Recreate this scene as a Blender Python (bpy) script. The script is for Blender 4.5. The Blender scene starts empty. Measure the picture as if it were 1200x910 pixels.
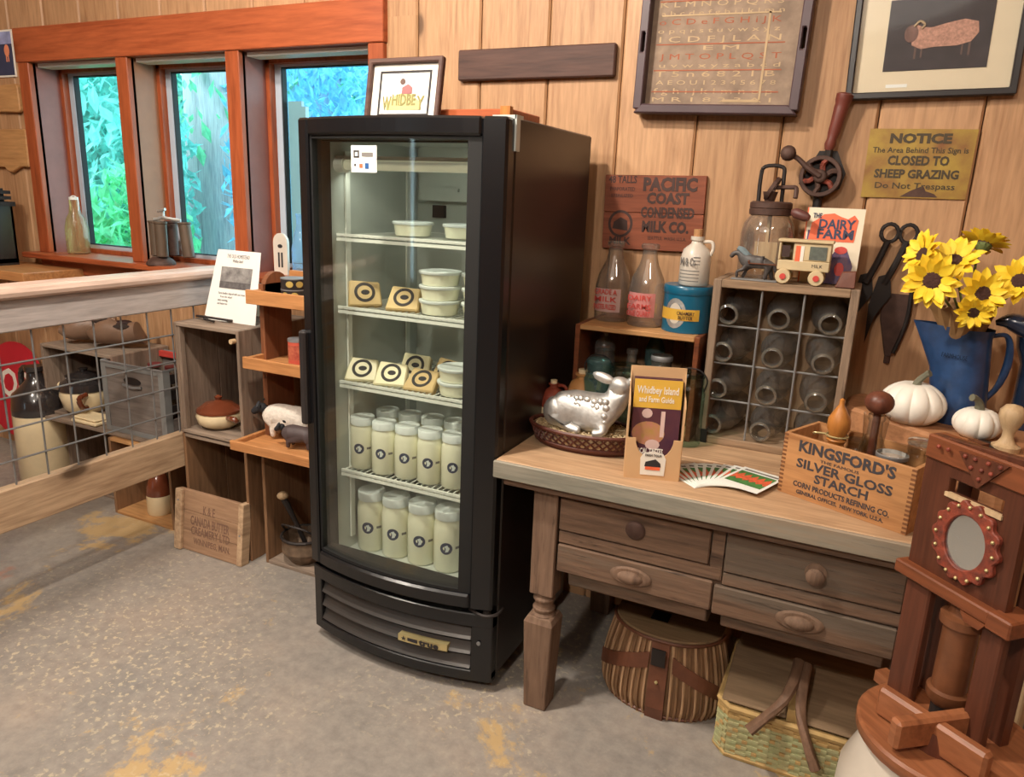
import bpy, bmesh, math, random
from math import pi, sin, cos, radians as RAD
from mathutils import Matrix, Vector, Euler
random.seed(7)
SC = bpy.context.scene
COL = SC.collection
# ---------------------------------------------------------------- camera
def look(yaw, pitch, roll):
    f = Vector((sin(yaw)*cos(pitch), cos(yaw)*cos(pitch), -sin(pitch)))
    r = Vector((cos(yaw), -sin(yaw), 0)); u = r.cross(f)
    c, s = cos(roll), sin(roll)
    r2 = r*c + u*s; u2 = u*c - r*s
    return Matrix(((r2.x, u2.x, -f.x), (r2.y, u2.y, -f.y), (r2.z, u2.z, -f.z))).to_4x4()
cam = bpy.data.cameras.new('camera'); cam.lens = 870/1200*36; cam.sensor_width = 36; cam.sensor_fit = 'HORIZONTAL'
cam.clip_start = .05
camo = bpy.data.objects.new('camera', cam); COL.objects.link(camo)
camo.matrix_world = Matrix.Translation((0, 0, 1.40)) @ look(RAD(-24.9), RAD(14.65), RAD(2.3))
SC.camera = camo
# ---------------------------------------------------------------- world, lamps, exposure
vs = SC.view_settings; vs.view_transform = 'Standard'; vs.look = 'None'; vs.gamma = 1; vs.use_curve_mapping = False
vs.exposure = -0.84
wd = bpy.data.worlds.new('sky'); SC.world = wd; wd.use_nodes = True
bg = wd.node_tree.nodes['Background']; bg.inputs[0].default_value = (.62, .88, 1, 1); bg.inputs[1].default_value = 9.0
def lamp(name, loc, watts, size, col, aim=None):
    d = bpy.data.lights.new(name, 'AREA'); d.shape = 'DISK'; d.size = size; d.energy = watts; d.color = col
    o = bpy.data.objects.new(name, d); COL.objects.link(o); o.location = loc
    if aim: o.rotation_euler = (Vector(aim)-Vector(loc)).to_track_quat('-Z', 'Y').to_euler()
    return o
foliage_fill = bpy.data.lights.new('foliage_fill', 'SUN'); foliage_fill.energy = 9; foliage_fill.angle = RAD(25); foliage_fill.color = (.95, 1, 1)  # added to brighten the leaves outdoors, the sky itself is overcast
foliage_fill_o = bpy.data.objects.new('foliage_fill', foliage_fill); COL.objects.link(foliage_fill_o); foliage_fill_o.location = (-8, -6, 9); foliage_fill_o.rotation_euler = Vector((.35, 1, -1.25)).to_track_quat('-Z', 'Y').to_euler()
WARM = (1, .90, .78)
lamp('overhead_light', (-1.25, .9, 2.68), 84, .14, WARM, (-1.1, 1.9, .6))
lamp('overhead_light', (-.6, -1.2, 2.68), 62, .16, WARM, (-.3, 1.8, .4))
lamp('overhead_light', (.7, .2, 2.68), 16, .3, WARM, (.4, 1.9, .7))
lamp('overhead_light', (-2.3, .2, 2.68), 78, .3, WARM, (-2.3, 2.2, .3))  # added fill, raised and aimed to brighten the left crates
lamp('overhead_fill', (-.9, -1.0, 2.70), 30, 2.6, (1, .94, .86))  # added wide fill under the ceiling, no panel lamp known there
SC.cycles.max_bounces = 10; SC.cycles.transparent_max_bounces = 24; SC.cycles.use_denoising = True
SC.cycles.sample_clamp_indirect = 6; SC.cycles.caustics_reflective = False; SC.cycles.caustics_refractive = False
# ---------------------------------------------------------------- materials
def S(r, g, b):
    f = lambda c: (c/255/12.92 if c/255 <= .04045 else ((c/255+.055)/1.055)**2.4)
    return (f(r), f(g), f(b), 1)
def sc(c, k): return (min(1, c[0]*k), min(1, c[1]*k), min(1, c[2]*k), 1)
MATS = {}
def nmat(name):
    m = bpy.data.materials.new(name); m.use_nodes = True; nt = m.node_tree
    return m, nt, nt.nodes['Principled BSDF'], nt.nodes, nt.links
def coords(N, L, scale, rnd=True):
    tc = N.new('ShaderNodeTexCoord'); mp = N.new('ShaderNodeMapping'); mp.inputs['Scale'].default_value = scale
    L.new(tc.outputs['Object'], mp.inputs['Vector'])
    if rnd:
        oi = N.new('ShaderNodeObjectInfo'); mu = N.new('ShaderNodeVectorMath'); mu.operation = 'SCALE'
        mu.inputs[0].default_value = (37, 53, 71); L.new(oi.outputs['Random'], mu.inputs['Scale']); L.new(mu.outputs[0], mp.inputs['Location'])
    return mp
def noise(N, L, vec, scale, detail=4, rough=.55, dist=0):
    n = N.new('ShaderNodeTexNoise'); n.inputs['Scale'].default_value = scale; n.inputs['Detail'].default_value = detail
    n.inputs['Roughness'].default_value = rough; n.inputs['Distortion'].default_value = dist; L.new(vec, n.inputs['Vector']); return n.outputs['Fac']
def ramp(N, L, fac, stops):
    r = N.new('ShaderNodeValToRGB'); e = r.color_ramp.elements
    while len(e) < len(stops): e.new(.5)
    for k, (p, c) in enumerate(stops): e[k].position = p; e[k].color = c
    L.new(fac, r.inputs[0]); return r.outputs['Color']
def mixc(N, L, fac, a, b, mode='MIX'):
    m = N.new('ShaderNodeMix'); m.data_type = 'RGBA'; m.blend_type = mode
    for sock, v in ((m.inputs[0], fac), (m.inputs[6], a), (m.inputs[7], b)):
        if hasattr(v, 'is_linked') or hasattr(v, 'links'): L.new(v, sock)
        else: sock.default_value = v
    return m.outputs[2]
def bump(N, L, P, h, strength, dist=.004):
    b = N.new('ShaderNodeBump'); b.inputs['Strength'].default_value = strength; b.inputs['Distance'].default_value = dist
    L.new(h, b.inputs['Height']); L.new(b.outputs[0], P.inputs['Normal'])
def paint(name, c, rough=.55, metal=0, var=.12, scale=14, bmp=0, c2=None, coat=0, emit=0):
    m, nt, P, N, L = nmat(name)
    mp = coords(N, L, (1, 1, 1)); f = noise(N, L, mp.outputs[0], scale, 5)
    a = sc(c, 1-var); b = c2 or sc(c, 1+var)
    L.new(ramp(N, L, f, [(.3, a), (.7, b)]), P.inputs['Base Color'])
    P.inputs['Roughness'].default_value = rough; P.inputs['Metallic'].default_value = metal; P.inputs['Coat Weight'].default_value = coat
    if emit: P.inputs['Emission Color'].default_value = c; P.inputs['Emission Strength'].default_value = emit
    if bmp: bump(N, L, P, f, bmp)
    MATS[name] = m; return m
def wood(name, c1, c2, axis='z', rough=.6, knots=0, worn=None, bmp=.25, fine=1, tint=.12, cracks=0):
    """grain along an axis; knots as stretched dark eyes; worn = colour of rubbed-off patches"""
    m, nt, P, N, L = nmat(name)
    st = {'x': (1.2, 14, 14), 'y': (14, 1.2, 14), 'z': (14, 14, 1.2)}[axis]
    mp = coords(N, L, st); mf = coords(N, L, tuple(k*4*fine for k in st))
    g = noise(N, L, mp.outputs[0], 1.6, 5, .6, .8); h = noise(N, L, mf.outputs[0], 1.5, 3, .6)
    col = ramp(N, L, g, [(.25, c1), (.5, sc(c1, .5+.5)), (.72, c2)])
    col = mixc(N, L, .35, col, ramp(N, L, h, [(.3, sc(c2, .62)), (.65, sc(c1, 1.15))]))
    oi = N.new('ShaderNodeObjectInfo')
    col = mixc(N, L, 1.0, col, ramp(N, L, oi.outputs['Random'], [(0, (1-tint, 1-tint*1.1, 1-tint*1.3, 1)), (1, (1, 1, 1, 1))]), 'MULTIPLY')
    if knots:
        kk = {'x': (.45, 1, 1), 'y': (1, .45, 1), 'z': (1, 1, .45)}[axis]
        mk = coords(N, L, tuple(k*knots for k in kk)); v = N.new('ShaderNodeTexVoronoi'); v.voronoi_dimensions = '2D'; v.inputs['Scale'].default_value = 1
        sx = N.new('ShaderNodeSeparateXYZ'); cx = N.new('ShaderNodeCombineXYZ'); ad = N.new('ShaderNodeMath'); L.new(mk.outputs[0], sx.inputs[0]); L.new(sx.outputs[0], ad.inputs[0]); L.new(sx.outputs[1], ad.inputs[1])
        L.new(ad.outputs[0], cx.inputs[0]); L.new(sx.outputs[2], cx.inputs[1]); L.new(cx.outputs[0], v.inputs['Vector'])
        k = ramp(N, L, v.outputs['Distance'], [(.0, (1, 1, 1, 1)), (.035, (.9, .9, .9, 1)), (.06, (.22, .22, .22, 1)), (.13, (0, 0, 0, 1))])
        col = mixc(N, L, k, col, sc(c2, .33))
    if worn:
        mw = coords(N, L, tuple(.25*k for k in st)); w = noise(N, L, mw.outputs[0], 2.4, 7, .7)
        col = mixc(N, L, ramp(N, L, w, [(.48, (0, 0, 0, 1)), (.62, (.85, .85, .85, 1))]), col, worn)
    if cracks:
        mc_ = coords(N, L, tuple(k*2.2 for k in st)); cn = noise(N, L, mc_.outputs[0], 2.2, 8, .72, .5)
        col = mixc(N, L, ramp(N, L, cn, [(.3, (cracks, cracks, cracks, 1)), (.42, (0, 0, 0, 1))]), col, sc(c2, .3))
        col = mixc(N, L, ramp(N, L, cn, [(.6, (0, 0, 0, 1)), (.72, (cracks*.7, cracks*.7, cracks*.7, 1))]), col, sc(c1, 1.5))
    L.new(col, P.inputs['Base Color']); P.inputs['Roughness'].default_value = rough; P.inputs['Specular IOR Level'].default_value = .35
    if bmp: bump(N, L, P, h, bmp, .002)
    MATS[name] = m; return m
def glass(name, tint, edge, refl=.12, clear=1.0):
    """thin glass: lets light straight through, tinted deeper at the rims, with a glossy skin"""
    m, nt, P, N, L = nmat(name); N.remove(P); out = N['Material Output']
    lw = N.new('ShaderNodeLayerWeight'); lw.inputs['Blend'].default_value = .38
    t = N.new('ShaderNodeBsdfTransparent'); L.new(mixc(N, L, lw.outputs['Facing'], tint, edge), t.inputs[0])
    g = N.new('ShaderNodeBsdfGlossy'); g.inputs['Roughness'].default_value = .06; g.inputs[0].default_value = (1, 1, 1, 1)
    ms = N.new('ShaderNodeMixShader'); fw = N.new('ShaderNodeLayerWeight'); fw.inputs['Blend'].default_value = .5
    pw = N.new('ShaderNodeMath'); pw.operation = 'POWER'; pw.inputs[1].default_value = 3; L.new(fw.outputs['Facing'], pw.inputs[0])
    mm = N.new('ShaderNodeMath'); mm.operation = 'MULTIPLY_ADD'; mm.inputs[1].default_value = .55; mm.inputs[2].default_value = .03+refl*.06
    L.new(pw.outputs[0], mm.inputs[0]); L.new(mm.outputs[0], ms.inputs[0]); L.new(t.outputs[0], ms.inputs[1]); L.new(g.outputs[0], ms.inputs[2])
    if clear < 1:
        d = N.new('ShaderNodeBsdfDiffuse'); d.inputs[0].default_value = tint; m2 = N.new('ShaderNodeMixShader'); m2.inputs[0].default_value = 1-clear
        L.new(ms.outputs[0], m2.inputs[1]); L.new(d.outputs[0], m2.inputs[2]); ms = m2
    L.new(ms.outputs[0], out.inputs[0]); MATS[name] = m; return m
pine = wood('pine', S(194, 152, 114), S(158, 114, 80), 'z', .5, knots=3.1, bmp=.2, tint=.2)
oldpine = wood('old_pine', S(196, 140, 88), S(150, 98, 56), 'z', .55, bmp=.15)
trimw = wood('trim_stain', S(172, 90, 54), S(132, 60, 34), 'x', .38, knots=.9, bmp=.08)
trimz = wood('trim_stain_upright', S(170, 88, 52), S(128, 58, 32), 'z', .38, bmp=.08)
honeyx = wood('honey_wood', S(196, 138, 88), S(158, 100, 58), 'x', .4, bmp=.08)
honeyz = wood('honey_wood_upright', S(136, 86, 58), S(98, 60, 42), 'z', .45, bmp=.1)
greyx = wood('weathered_x', S(150, 132, 116), S(96, 80, 68), 'x', .8, bmp=.5, cracks=.6)
greyz = wood('weathered_z', S(146, 126, 110), S(88, 72, 60), 'z', .8, bmp=.5, cracks=.6)
greyy = wood('weathered_y', S(150, 132, 116), S(96, 80, 68), 'y', .8, bmp=.5)
raily = wood('rail_wood', S(190, 180, 176), S(140, 132, 128), 'y', .55, knots=2.2, bmp=.2)
railcap = wood('rail_cap_wood', S(214, 186, 170), S(182, 152, 136), 'y', .4, bmp=.12)
lowrail = wood('low_rail_wood', S(204, 174, 142), S(150, 118, 90), 'y', .6, knots=2.2, bmp=.2)
brownz = wood('crate_interior', S(146, 110, 80), S(100, 74, 54), 'z', .65, bmp=.3)
redz = wood('red_worn_board', S(164, 82, 74), S(112, 62, 56), 'z', .75, worn=S(140, 122, 106), bmp=.4)
tabletopm = wood('table_top_wood', S(190, 156, 122), S(150, 116, 86), 'x', .6, bmp=.2)
fascia = wood('grey_green_edge', S(146, 140, 126), S(116, 116, 104), 'x', .7, worn=S(150, 130, 108), bmp=.3, cracks=.35)
drawerw = wood('worn_drawer_wood', S(120, 94, 76), S(56, 42, 34), 'x', .75, worn=S(104, 92, 80), bmp=.8, cracks=.8)
legw = wood('leg_wood', S(128, 102, 84), S(82, 62, 50), 'z', .75, bmp=.6, cracks=.6)
crateedge = wood('crate_edge', S(146, 124, 104), S(96, 78, 64), 'z', .7, bmp=.5, cracks=.7)
crateedgex = wood('crate_edge_x', S(156, 130, 104), S(102, 80, 60), 'x', .7, bmp=.5, cracks=.7)
starch = wood('starch_box_wood', S(194, 142, 94), S(158, 106, 66), 'x', .5, bmp=.15)
cherryz = wood('cherry_wood', S(98, 56, 40), S(66, 38, 28), 'z', .4, bmp=.12)
cherryx = wood('cherry_wood_x', S(132, 76, 48), S(90, 50, 34), 'x', .4, bmp=.12)
lidw = wood('lid_wood', S(158, 100, 66), S(116, 68, 44), 'x', .4, bmp=.12)
slabw = wood('slab_wood', S(176, 126, 88), S(116, 76, 52), 'x', .6, bmp=.3)
darkplank = wood('dark_plank', S(88, 62, 54), S(58, 40, 36), 'x', .6, bmp=.3)
signw = wood('red_brown_sign', S(138, 76, 52), S(100, 52, 36), 'x', .6, bmp=.3)
tanx = wood('tan_wood', S(196, 148, 98), S(156, 108, 66), 'x', .55, bmp=.15)
panelw = wood('crate_end_board', S(168, 134, 106), S(128, 96, 74), 'x', .7, bmp=.3)
palew = wood('pale_beech', S(206, 178, 140), S(176, 142, 104), 'z', .5, bmp=.05)
orangew = wood('orange_wood', S(200, 132, 66), S(164, 96, 42), 'z', .4, bmp=.05)
walnut = wood('walnut', S(112, 66, 50), S(80, 44, 34), 'z', .4, bmp=.05)
creelm = wood('creel_cane', S(138, 104, 74), S(86, 60, 42), 'z', .6, bmp=.6)
creellid = wood('creel_lid_cane', S(150, 122, 90), S(110, 84, 60), 'x', .7, bmp=.6)
black = paint('black_enamel', S(19, 19, 21), .26, var=.05)
blacks = paint('brown_black_side', S(38, 30, 27), .3, var=.05)
slatm = paint('grille_slat', S(74, 71, 69), .36, metal=.4, var=.05)
rubber = paint('rubber', S(18, 18, 18), .7)
liner = paint('liner_white', S(190, 195, 190), .45, var=.03)
whitem = paint('white_plastic', S(232, 234, 228), .4, var=.03)
milk = paint('milk', S(240, 238, 214), .3, var=.02, coat=.6)
lidwhite = paint('jar_lid_white', S(226, 232, 232), .35, var=.02)
paper = paint('paper', S(232, 228, 222), .7, var=.02)
paperc = paint('cream_paper', S(226, 214, 190), .7, var=.04)
ink = paint('ink', S(44, 40, 42), .7)
inkg = paint('grey_ink', S(120, 116, 112), .7)
inkbrown = paint('stencil_brown', S(62, 40, 34), .7)
inkblue = paint('stencil_blue_black', S(62, 58, 62), .7)
inkred = paint('print_red', S(196, 66, 58), .6)
navy = paint('print_navy', S(52, 58, 84), .6)
orangep = paint('print_orange', S(228, 104, 66), .6)
greenp = paint('print_green', S(70, 118, 60), .6, var=.35, scale=60)
flowerp = paint('print_flower', S(204, 92, 58), .6, var=.3, scale=120)
yellowp = paint('print_yellow', S(216, 170, 66), .5, var=.08)
goldp = paint('print_gold', S(176, 150, 80), .5, var=.1)
kraft = paint('kraft_board', S(206, 166, 122), .75, var=.04)
steel = paint('galvanised', S(140, 140, 140), .5, metal=.45, var=.1)
alum = paint('cast_aluminium', S(206, 204, 200), .46, metal=.75, var=.16, scale=50, bmp=.35)
iron = paint('rusty_iron', S(84, 62, 54), .65, metal=.4, var=.25, scale=40, bmp=.3)
darkiron = paint('dark_iron', S(46, 40, 38), .6, metal=.4, var=.2)
brass = paint('brass', S(204, 188, 136), .35, metal=.6)
rustred = paint('red_painted_fret', S(160, 72, 50), .6, c2=S(92, 46, 36), var=.1, scale=70, bmp=.8)
red = paint('sign_red', S(190, 34, 52), .45, var=.06)
white = paint('white_paint', S(232, 226, 214), .5, var=.04)
cream = paint('cream_glaze', S(222, 202, 164), .3, var=.06, coat=.5)
brownglaze = paint('brown_glaze', S(106, 54, 34), .22, var=.15, coat=.7)
darkglaze = paint('dark_glaze', S(46, 42, 42), .2, var=.2, coat=.8)
tanglaze = paint('tan_glaze', S(190, 136, 82), .3, var=.1, coat=.5)
redglaze = paint('red_brown_glaze', S(132, 58, 42), .3, var=.12, coat=.6)
stoneware = paint('stoneware', S(210, 200, 186), .35, var=.06, coat=.4)
enamel = paint('blue_enamel', S(38, 66, 106), .35, var=.3, scale=26, coat=.4)
navyenamel = paint('navy_enamel', S(30, 42, 62), .2, var=.1, coat=.6)
pumpkinm = paint('pumpkin_white', S(236, 230, 218), .5, var=.04)
stemm = paint('pumpkin_stem', S(112, 110, 92), .8, var=.2, bmp=.4)
petal = paint('petal_yellow', S(250, 204, 30), .6, c2=S(252, 222, 60), var=.12, scale=30)
seed = paint('flower_disc', S(66, 40, 34), .9, var=.3, scale=200, bmp=.8)
leafgreen = paint('sepal_green', S(104, 116, 60), .7)
tealtin = paint('teal_tin', S(24, 96, 126), .3, var=.1, coat=.3)
woolm = paint('wool_white', S(214, 204, 192), .9, var=.12, scale=80, bmp=.9)
blackface = paint('sheep_black', S(34, 34, 38), .7)
greyfig = paint('grey_brown_figure', S(74, 62, 62), .6, var=.2)
clogm = paint('clog_brown', S(118, 92, 74), .45, var=.15)
leather = paint('leather', S(104, 62, 42), .5, var=.2, scale=24, bmp=.2)
wicker = paint('basket_cane', S(86, 44, 34), .45, var=.25, scale=60)
straw = paint('straw', S(206, 184, 146), .9, var=.2, scale=200)
strawgreen = paint('green_straw', S(190, 180, 134), .7, c2=S(170, 174, 128), var=.15, scale=30)
strawtan = paint('tan_straw', S(182, 150, 96), .75, var=.2, scale=30)
lidboard = wood('basket_lid_wood', S(140, 116, 90), S(112, 90, 68), 'x', .75, bmp=.1)
trayframe = paint('tray_frame', S(78, 60, 64), .45, var=.1)
sampler = paint('sampler_linen', S(138, 118, 102), .9, c2=S(160, 138, 118), var=.15, scale=22, bmp=.3)
thread = paint('pale_thread', S(184, 158, 124), .9)
threadred = paint('red_thread', S(160, 92, 68), .9)
framek = paint('black_frame', S(44, 40, 40), .35)
matte = paint('cream_mat', S(224, 210, 182), .8, var=.02)
photo = paint('dark_print', S(58, 52, 54), .6, var=.25, scale=30)
ramcol = paint('ram_print', S(184, 140, 122), .7, var=.3, scale=160)
noticem = paint('notice_metal', S(178, 150, 60), .5, c2=S(128, 82, 44), var=.05, scale=13, bmp=.1)
toyw = paint('toy_cream', S(198, 178, 140), .6, var=.12)
horsem = paint('toy_horse', S(98, 94, 92), .5, c2=S(58, 50, 48), var=.3, scale=60)
bluemane = paint('toy_mane', S(112, 128, 134), .6)
mirror = paint('mirror', S(206, 210, 210), .16, metal=.9, var=.03)
vinyl = paint('window_vinyl', S(176, 188, 202), .4, var=.04)
cork = paint('cork', S(176, 130, 88), .8, var=.2, scale=80)
picg = glass('picture_glass', (1, 1, 1, 1), (.98, .98, .98, 1), 0)
clearg = glass('clear_glass', (.95, .95, .94, 1), (.46, .46, .44, 1), .8)
clearb = glass('old_bottle_glass', (.93, .915, .88, 1), (.38, .35, .3, 1), 1.2, .95)
greeng = glass('green_glass', (.80, .93, .89, 1), (.42, .62, .58, 1))
tealg = glass('teal_glass', (.45, .74, .74, 1), (.14, .4, .42, 1), .2, .9)
amberg = glass('amber_glass', (.93, .86, .58, 1), (.6, .48, .2, 1), clear=.9)
blueg = glass('blue_glass', (.55, .82, 1, 1), (.3, .6, .85, 1), clear=.8)
winglass = glass('window_glass', (.84, .97, .97, 1), (.8, .95, .95, 1), .0)
doorglass = glass('cooler_glass', (.93, .95, .92, 1), (.9, .92, .9, 1), .04)
brownt = glass('smoked_glass', (.84, .8, .72, 1), (.5, .45, .38, 1))
def floor_mat():
    m, nt, P, N, L = nmat('concrete')
    mp = coords(N, L, (1, 1, 1), False); v = mp.outputs[0]
    a = noise(N, L, v, 2.2, 8, .65); b = noise(N, L, v, 26, 6, .7); c = noise(N, L, v, 1.7, 10, .72, .3); d = noise(N, L, v, 3.1, 9, .7)
    col = ramp(N, L, a, [(.3, S(128, 124, 120)), (.5, S(150, 142, 134)), (.72, S(168, 152, 138))])
    col = mixc(N, L, .3, col, ramp(N, L, b, [(.35, S(104, 100, 98)), (.65, S(176, 168, 158))]))
    col = mixc(N, L, ramp(N, L, c, [(.57, (0, 0, 0, 1)), (.61, (.8, .8, .8, 1))]), col, S(196, 164, 112))
    e = noise(N, L, v, 55, 4, .6); e2 = noise(N, L, v, 1.3, 6, .6)
    sp = N.new('ShaderNodeMath'); sp.operation = 'MULTIPLY'; L.new(ramp(N, L, e, [(.56, (0, 0, 0, 1)), (.62, (1, 1, 1, 1))]), sp.inputs[0]); L.new(ramp(N, L, e2, [(.46, (0, 0, 0, 1)), (.58, (.75, .75, .75, 1))]), sp.inputs[1])
    col = mixc(N, L, sp.outputs[0], col, S(206, 190, 160))
    col = mixc(N, L, ramp(N, L, d, [(.64, (0, 0, 0, 1)), (.69, (.6, .6, .6, 1))]), col, S(172, 118, 98))
    L.new(col, P.inputs['Base Color']); P.inputs['Roughness'].default_value = .42
    L.new(ramp(N, L, a, [(.3, (.3, .3, .3, 1)), (.7, (.55, .55, .55, 1))]), P.inputs['Roughness'])
    bump(N, L, P, b, .12, .003); return m
concrete = floor_mat()
# ---------------------------------------------------------------- mesh builder
RX = Matrix.Rotation(pi/2, 4, 'X')            # a flat drawing (x, y) stood up on a wall, facing -Y
def TR(x, y, z): return Matrix.Translation((x, y, z))
def RZ(a): return Matrix.Rotation(a, 4, 'Z')
def align(d, roll=0):
    return Vector(d).to_track_quat('Z', 'Y').to_matrix().to_4x4() @ RZ(roll)
def smooth(pts, r, k=4):                      # Catmull-Rom through the given points
    P = [Vector(p) for p in pts]; P = [2*P[0]-P[1]]+P+[2*P[-1]-P[-2]]; rr = r if isinstance(r, (list, tuple)) else [r]*len(pts); o, q = [], []
    for i in range(1, len(P)-2):
        for j in range(k):
            t = j/k; a, b, c, d = P[i-1:i+3]
            o.append(.5*((2*b)+(c-a)*t+(2*a-5*b+4*c-d)*t*t+(3*b-a-3*c+d)*t**3)); q.append(rr[i-1]*(1-t)+rr[i]*t)
    return o+[P[-2]], q+[rr[-1]]
class MB:
    def __init__(s, M=None): s.v = []; s.f = []; s.M = M or Matrix()
    def add(s, vs, fs, M=None):
        o = len(s.v); T = s.M @ M if M else s.M
        s.v += [T @ Vector(p) for p in vs]; s.f += [[i+o for i in f] for f in fs]; return s
    def box(s, x0, x1, y0, y1, z0, z1, M=None):
        return s.add([(x0,y0,z0),(x1,y0,z0),(x1,y1,z0),(x0,y1,z0),(x0,y0,z1),(x1,y0,z1),(x1,y1,z1),(x0,y1,z1)],
                     [(3,2,1,0),(4,5,6,7),(0,1,5,4),(1,2,6,5),(2,3,7,6),(3,0,4,7)], M)
    def lathe(s, prof, n=20, M=None, sx=1, sy=1, caps=True):
        k = len(prof); vs = []
        for r, z in prof:
            for i in range(n): a = 2*pi*i/n; vs.append((r*cos(a)*sx, r*sin(a)*sy, z))
        fs = [(j*n+i, j*n+(i+1) % n, (j+1)*n+(i+1) % n, (j+1)*n+i) for j in range(k-1) for i in range(n)]
        if caps:
            if prof[0][0] > 1e-4: fs.append(tuple(reversed(range(n))))
            if prof[-1][0] > 1e-4: fs.append(tuple((k-1)*n+i for i in range(n)))
        return s.add(vs, fs, M)
    def cyl(s, r, z0, z1, n=16, M=None, r2=None): return s.lathe([(r, z0), (r if r2 is None else r2, z1)], n, M)
    def ball(s, r, M=None, n=14, sx=1, sy=1, sz=1):
        k = max(5, n//2); return s.lathe([(r*sin(pi*i/k) if 0 < i < k else 0, -r*sz*cos(pi*i/k)) for i in range(k+1)], n, M, sx, sy, False)
    def tube(s, pts, r, n=8, closed=False, M=None, sx=1):
        if 3 <= len(pts) <= 8 and not closed: pts, r = smooth(pts, r)
        P = [Vector(p) for p in pts]; m = len(P); vs = []; up = Vector((.13, .31, .94))
        for i, p in enumerate(P):
            a = P[(i-1) % m] if closed or i else P[0]; b = P[(i+1) % m] if closed or i < m-1 else P[-1]
            t = (b-a).normalized(); u = t.cross(up)
            if u.length < .05: u = t.cross(Vector((1, .1, 0)))
            u.normalize(); w = t.cross(u); rr = r[i] if isinstance(r, (list, tuple)) else r
            for k in range(n): q = 2*pi*k/n; vs.append(p + u*(rr*cos(q)*sx) + w*(rr*sin(q)))
        fs = [(i*n+k, i*n+(k+1) % n, ((i+1) % m)*n+(k+1) % n, ((i+1) % m)*n+k) for i in range(m if closed else m-1) for k in range(n)]
        if not closed: fs += [tuple(reversed(range(n))), tuple((m-1)*n+k for k in range(n))]
        return s.add(vs, fs, M)
    def prism(s, poly, h, M=None):            # polygon in xy, z 0..h
        n = len(poly); vs = [(x, y, 0) for x, y in poly] + [(x, y, h) for x, y in poly]
        return s.add(vs, [tuple(reversed(range(n))), tuple(range(n, 2*n))] + [(i, (i+1) % n, n+(i+1) % n, n+i) for i in range(n)], M)
    def ring(s, outer, inner, h, M=None):     # frame between two outlines of equal count
        n = len(outer); vs = [(x, y, z) for z in (0, h) for o in (outer, inner) for x, y in o]; fs = []
        for i in range(n):
            j = (i+1) % n
            fs += [(n+i, n+j, j, i), (2*n+i, 2*n+j, 3*n+j, 3*n+i), (i, j, 2*n+j, 2*n+i), (n+j, n+i, 3*n+i, 3*n+j)]
        return s.add(vs, fs, M)
    def arc(s, x0, x1, z0, z1, yf, yb, xc, hw, bulge, n=14):   # slab with a bowed front (y smaller at the middle)
        vs = []; Y = lambda x: yf - bulge*(1-((x-xc)/hw)**2)
        for i in range(n+1):
            x = x0+(x1-x0)*i/n; y = Y(x); b = yb if yb is not None else y+.006
            vs += [(x, y, z0), (x, y, z1), (x, b, z1), (x, b, z0)]
        fs = [(0, 1, 2, 3), (4*n+3, 4*n+2, 4*n+1, 4*n)]
        for i in range(n):
            a = 4*i; c = a+4
            fs += [(a, c, c+1, a+1), (a+1, c+1, c+2, a+2), (a+2, c+2, c+3, a+3), (a+3, c+3, c, a)]
        return s.add(vs, fs)
    def text(s, t, size, M, wide=None, ex=.0004, bold=.0):
        cu = bpy.data.curves.new('t', 'FONT'); cu.body = t; cu.size = size; cu.align_x = 'CENTER'; cu.align_y = 'CENTER'
        cu.extrude = ex; cu.resolution_u = 2; cu.offset = bold*size
        o = bpy.data.objects.new('t', cu); me = bpy.data.meshes.new_from_object(o)
        co = [v.co.copy() for v in me.vertices]; fs = [tuple(p.vertices) for p in me.polygons]
        if co and wide:
            w = max(c.x for c in co)-min(c.x for c in co)
            for c in co: c.x *= wide/w
        s.add(co, fs, M); bpy.data.objects.remove(o); bpy.data.curves.remove(cu); bpy.data.meshes.remove(me); return s
def mesh(name, mb, m, smooth=False, inv=None):
    me = bpy.data.meshes.new(name); me.from_pydata([inv @ v for v in mb.v] if inv else mb.v, [], mb.f)
    bm = bmesh.new(); bm.from_mesh(me); bmesh.ops.recalc_face_normals(bm, faces=bm.faces); bm.to_mesh(me); bm.free()
    if smooth:
        for p in me.polygons: p.use_smooth = True
        try: me.set_sharp_from_angle(angle=RAD(42))
        except Exception: pass
    if m: me.materials.append(m)
    return me
WM = {}                                       # world matrices of things, parts
def part(name, mb, m, parent=None, smooth=False, bv=0, label=None, w=False, kind=None):
    """links a mesh; w=True: the builder holds world coordinates, turned into the parent's own"""
    inv = WM[parent].inverted() if (parent and w) else None
    o = bpy.data.objects.new(name, mesh(name, mb, m, smooth, inv)); COL.objects.link(o)
    if parent: o.parent = parent; WM[o] = WM[parent]
    else: WM[o] = Matrix()
    if bv:
        b = o.modifiers.new('bevel', 'BEVEL'); b.width = bv; b.segments = 1; b.limit_method = 'ANGLE'
    if label: o['label'] = label
    if kind: o['kind'] = kind
    return o
def put(o, name, label, cat, loc=(0, 0, 0), rz=0, group=None, M=None):
    o.matrix_basis = WM[o] = M or (TR(*loc) @ RZ(rz))
    o['label'] = label; o['category'] = cat
    if group: o['group'] = group
    return o
def thing(name, label, cat, loc=(0, 0, 0), rz=0, group=None, M=None):
    o = bpy.data.objects.new(name, None); o.empty_display_size = .05; COL.objects.link(o)
    return put(o, name, label, cat, loc, rz, group, M)
def one(name, mb, m, label, cat, loc=(0, 0, 0), rz=0, group=None, M=None, smooth=False, bv=0):
    o = part(name, mb, m, None, smooth, bv); return put(o, name, label, cat, loc, rz, group, M)
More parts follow.
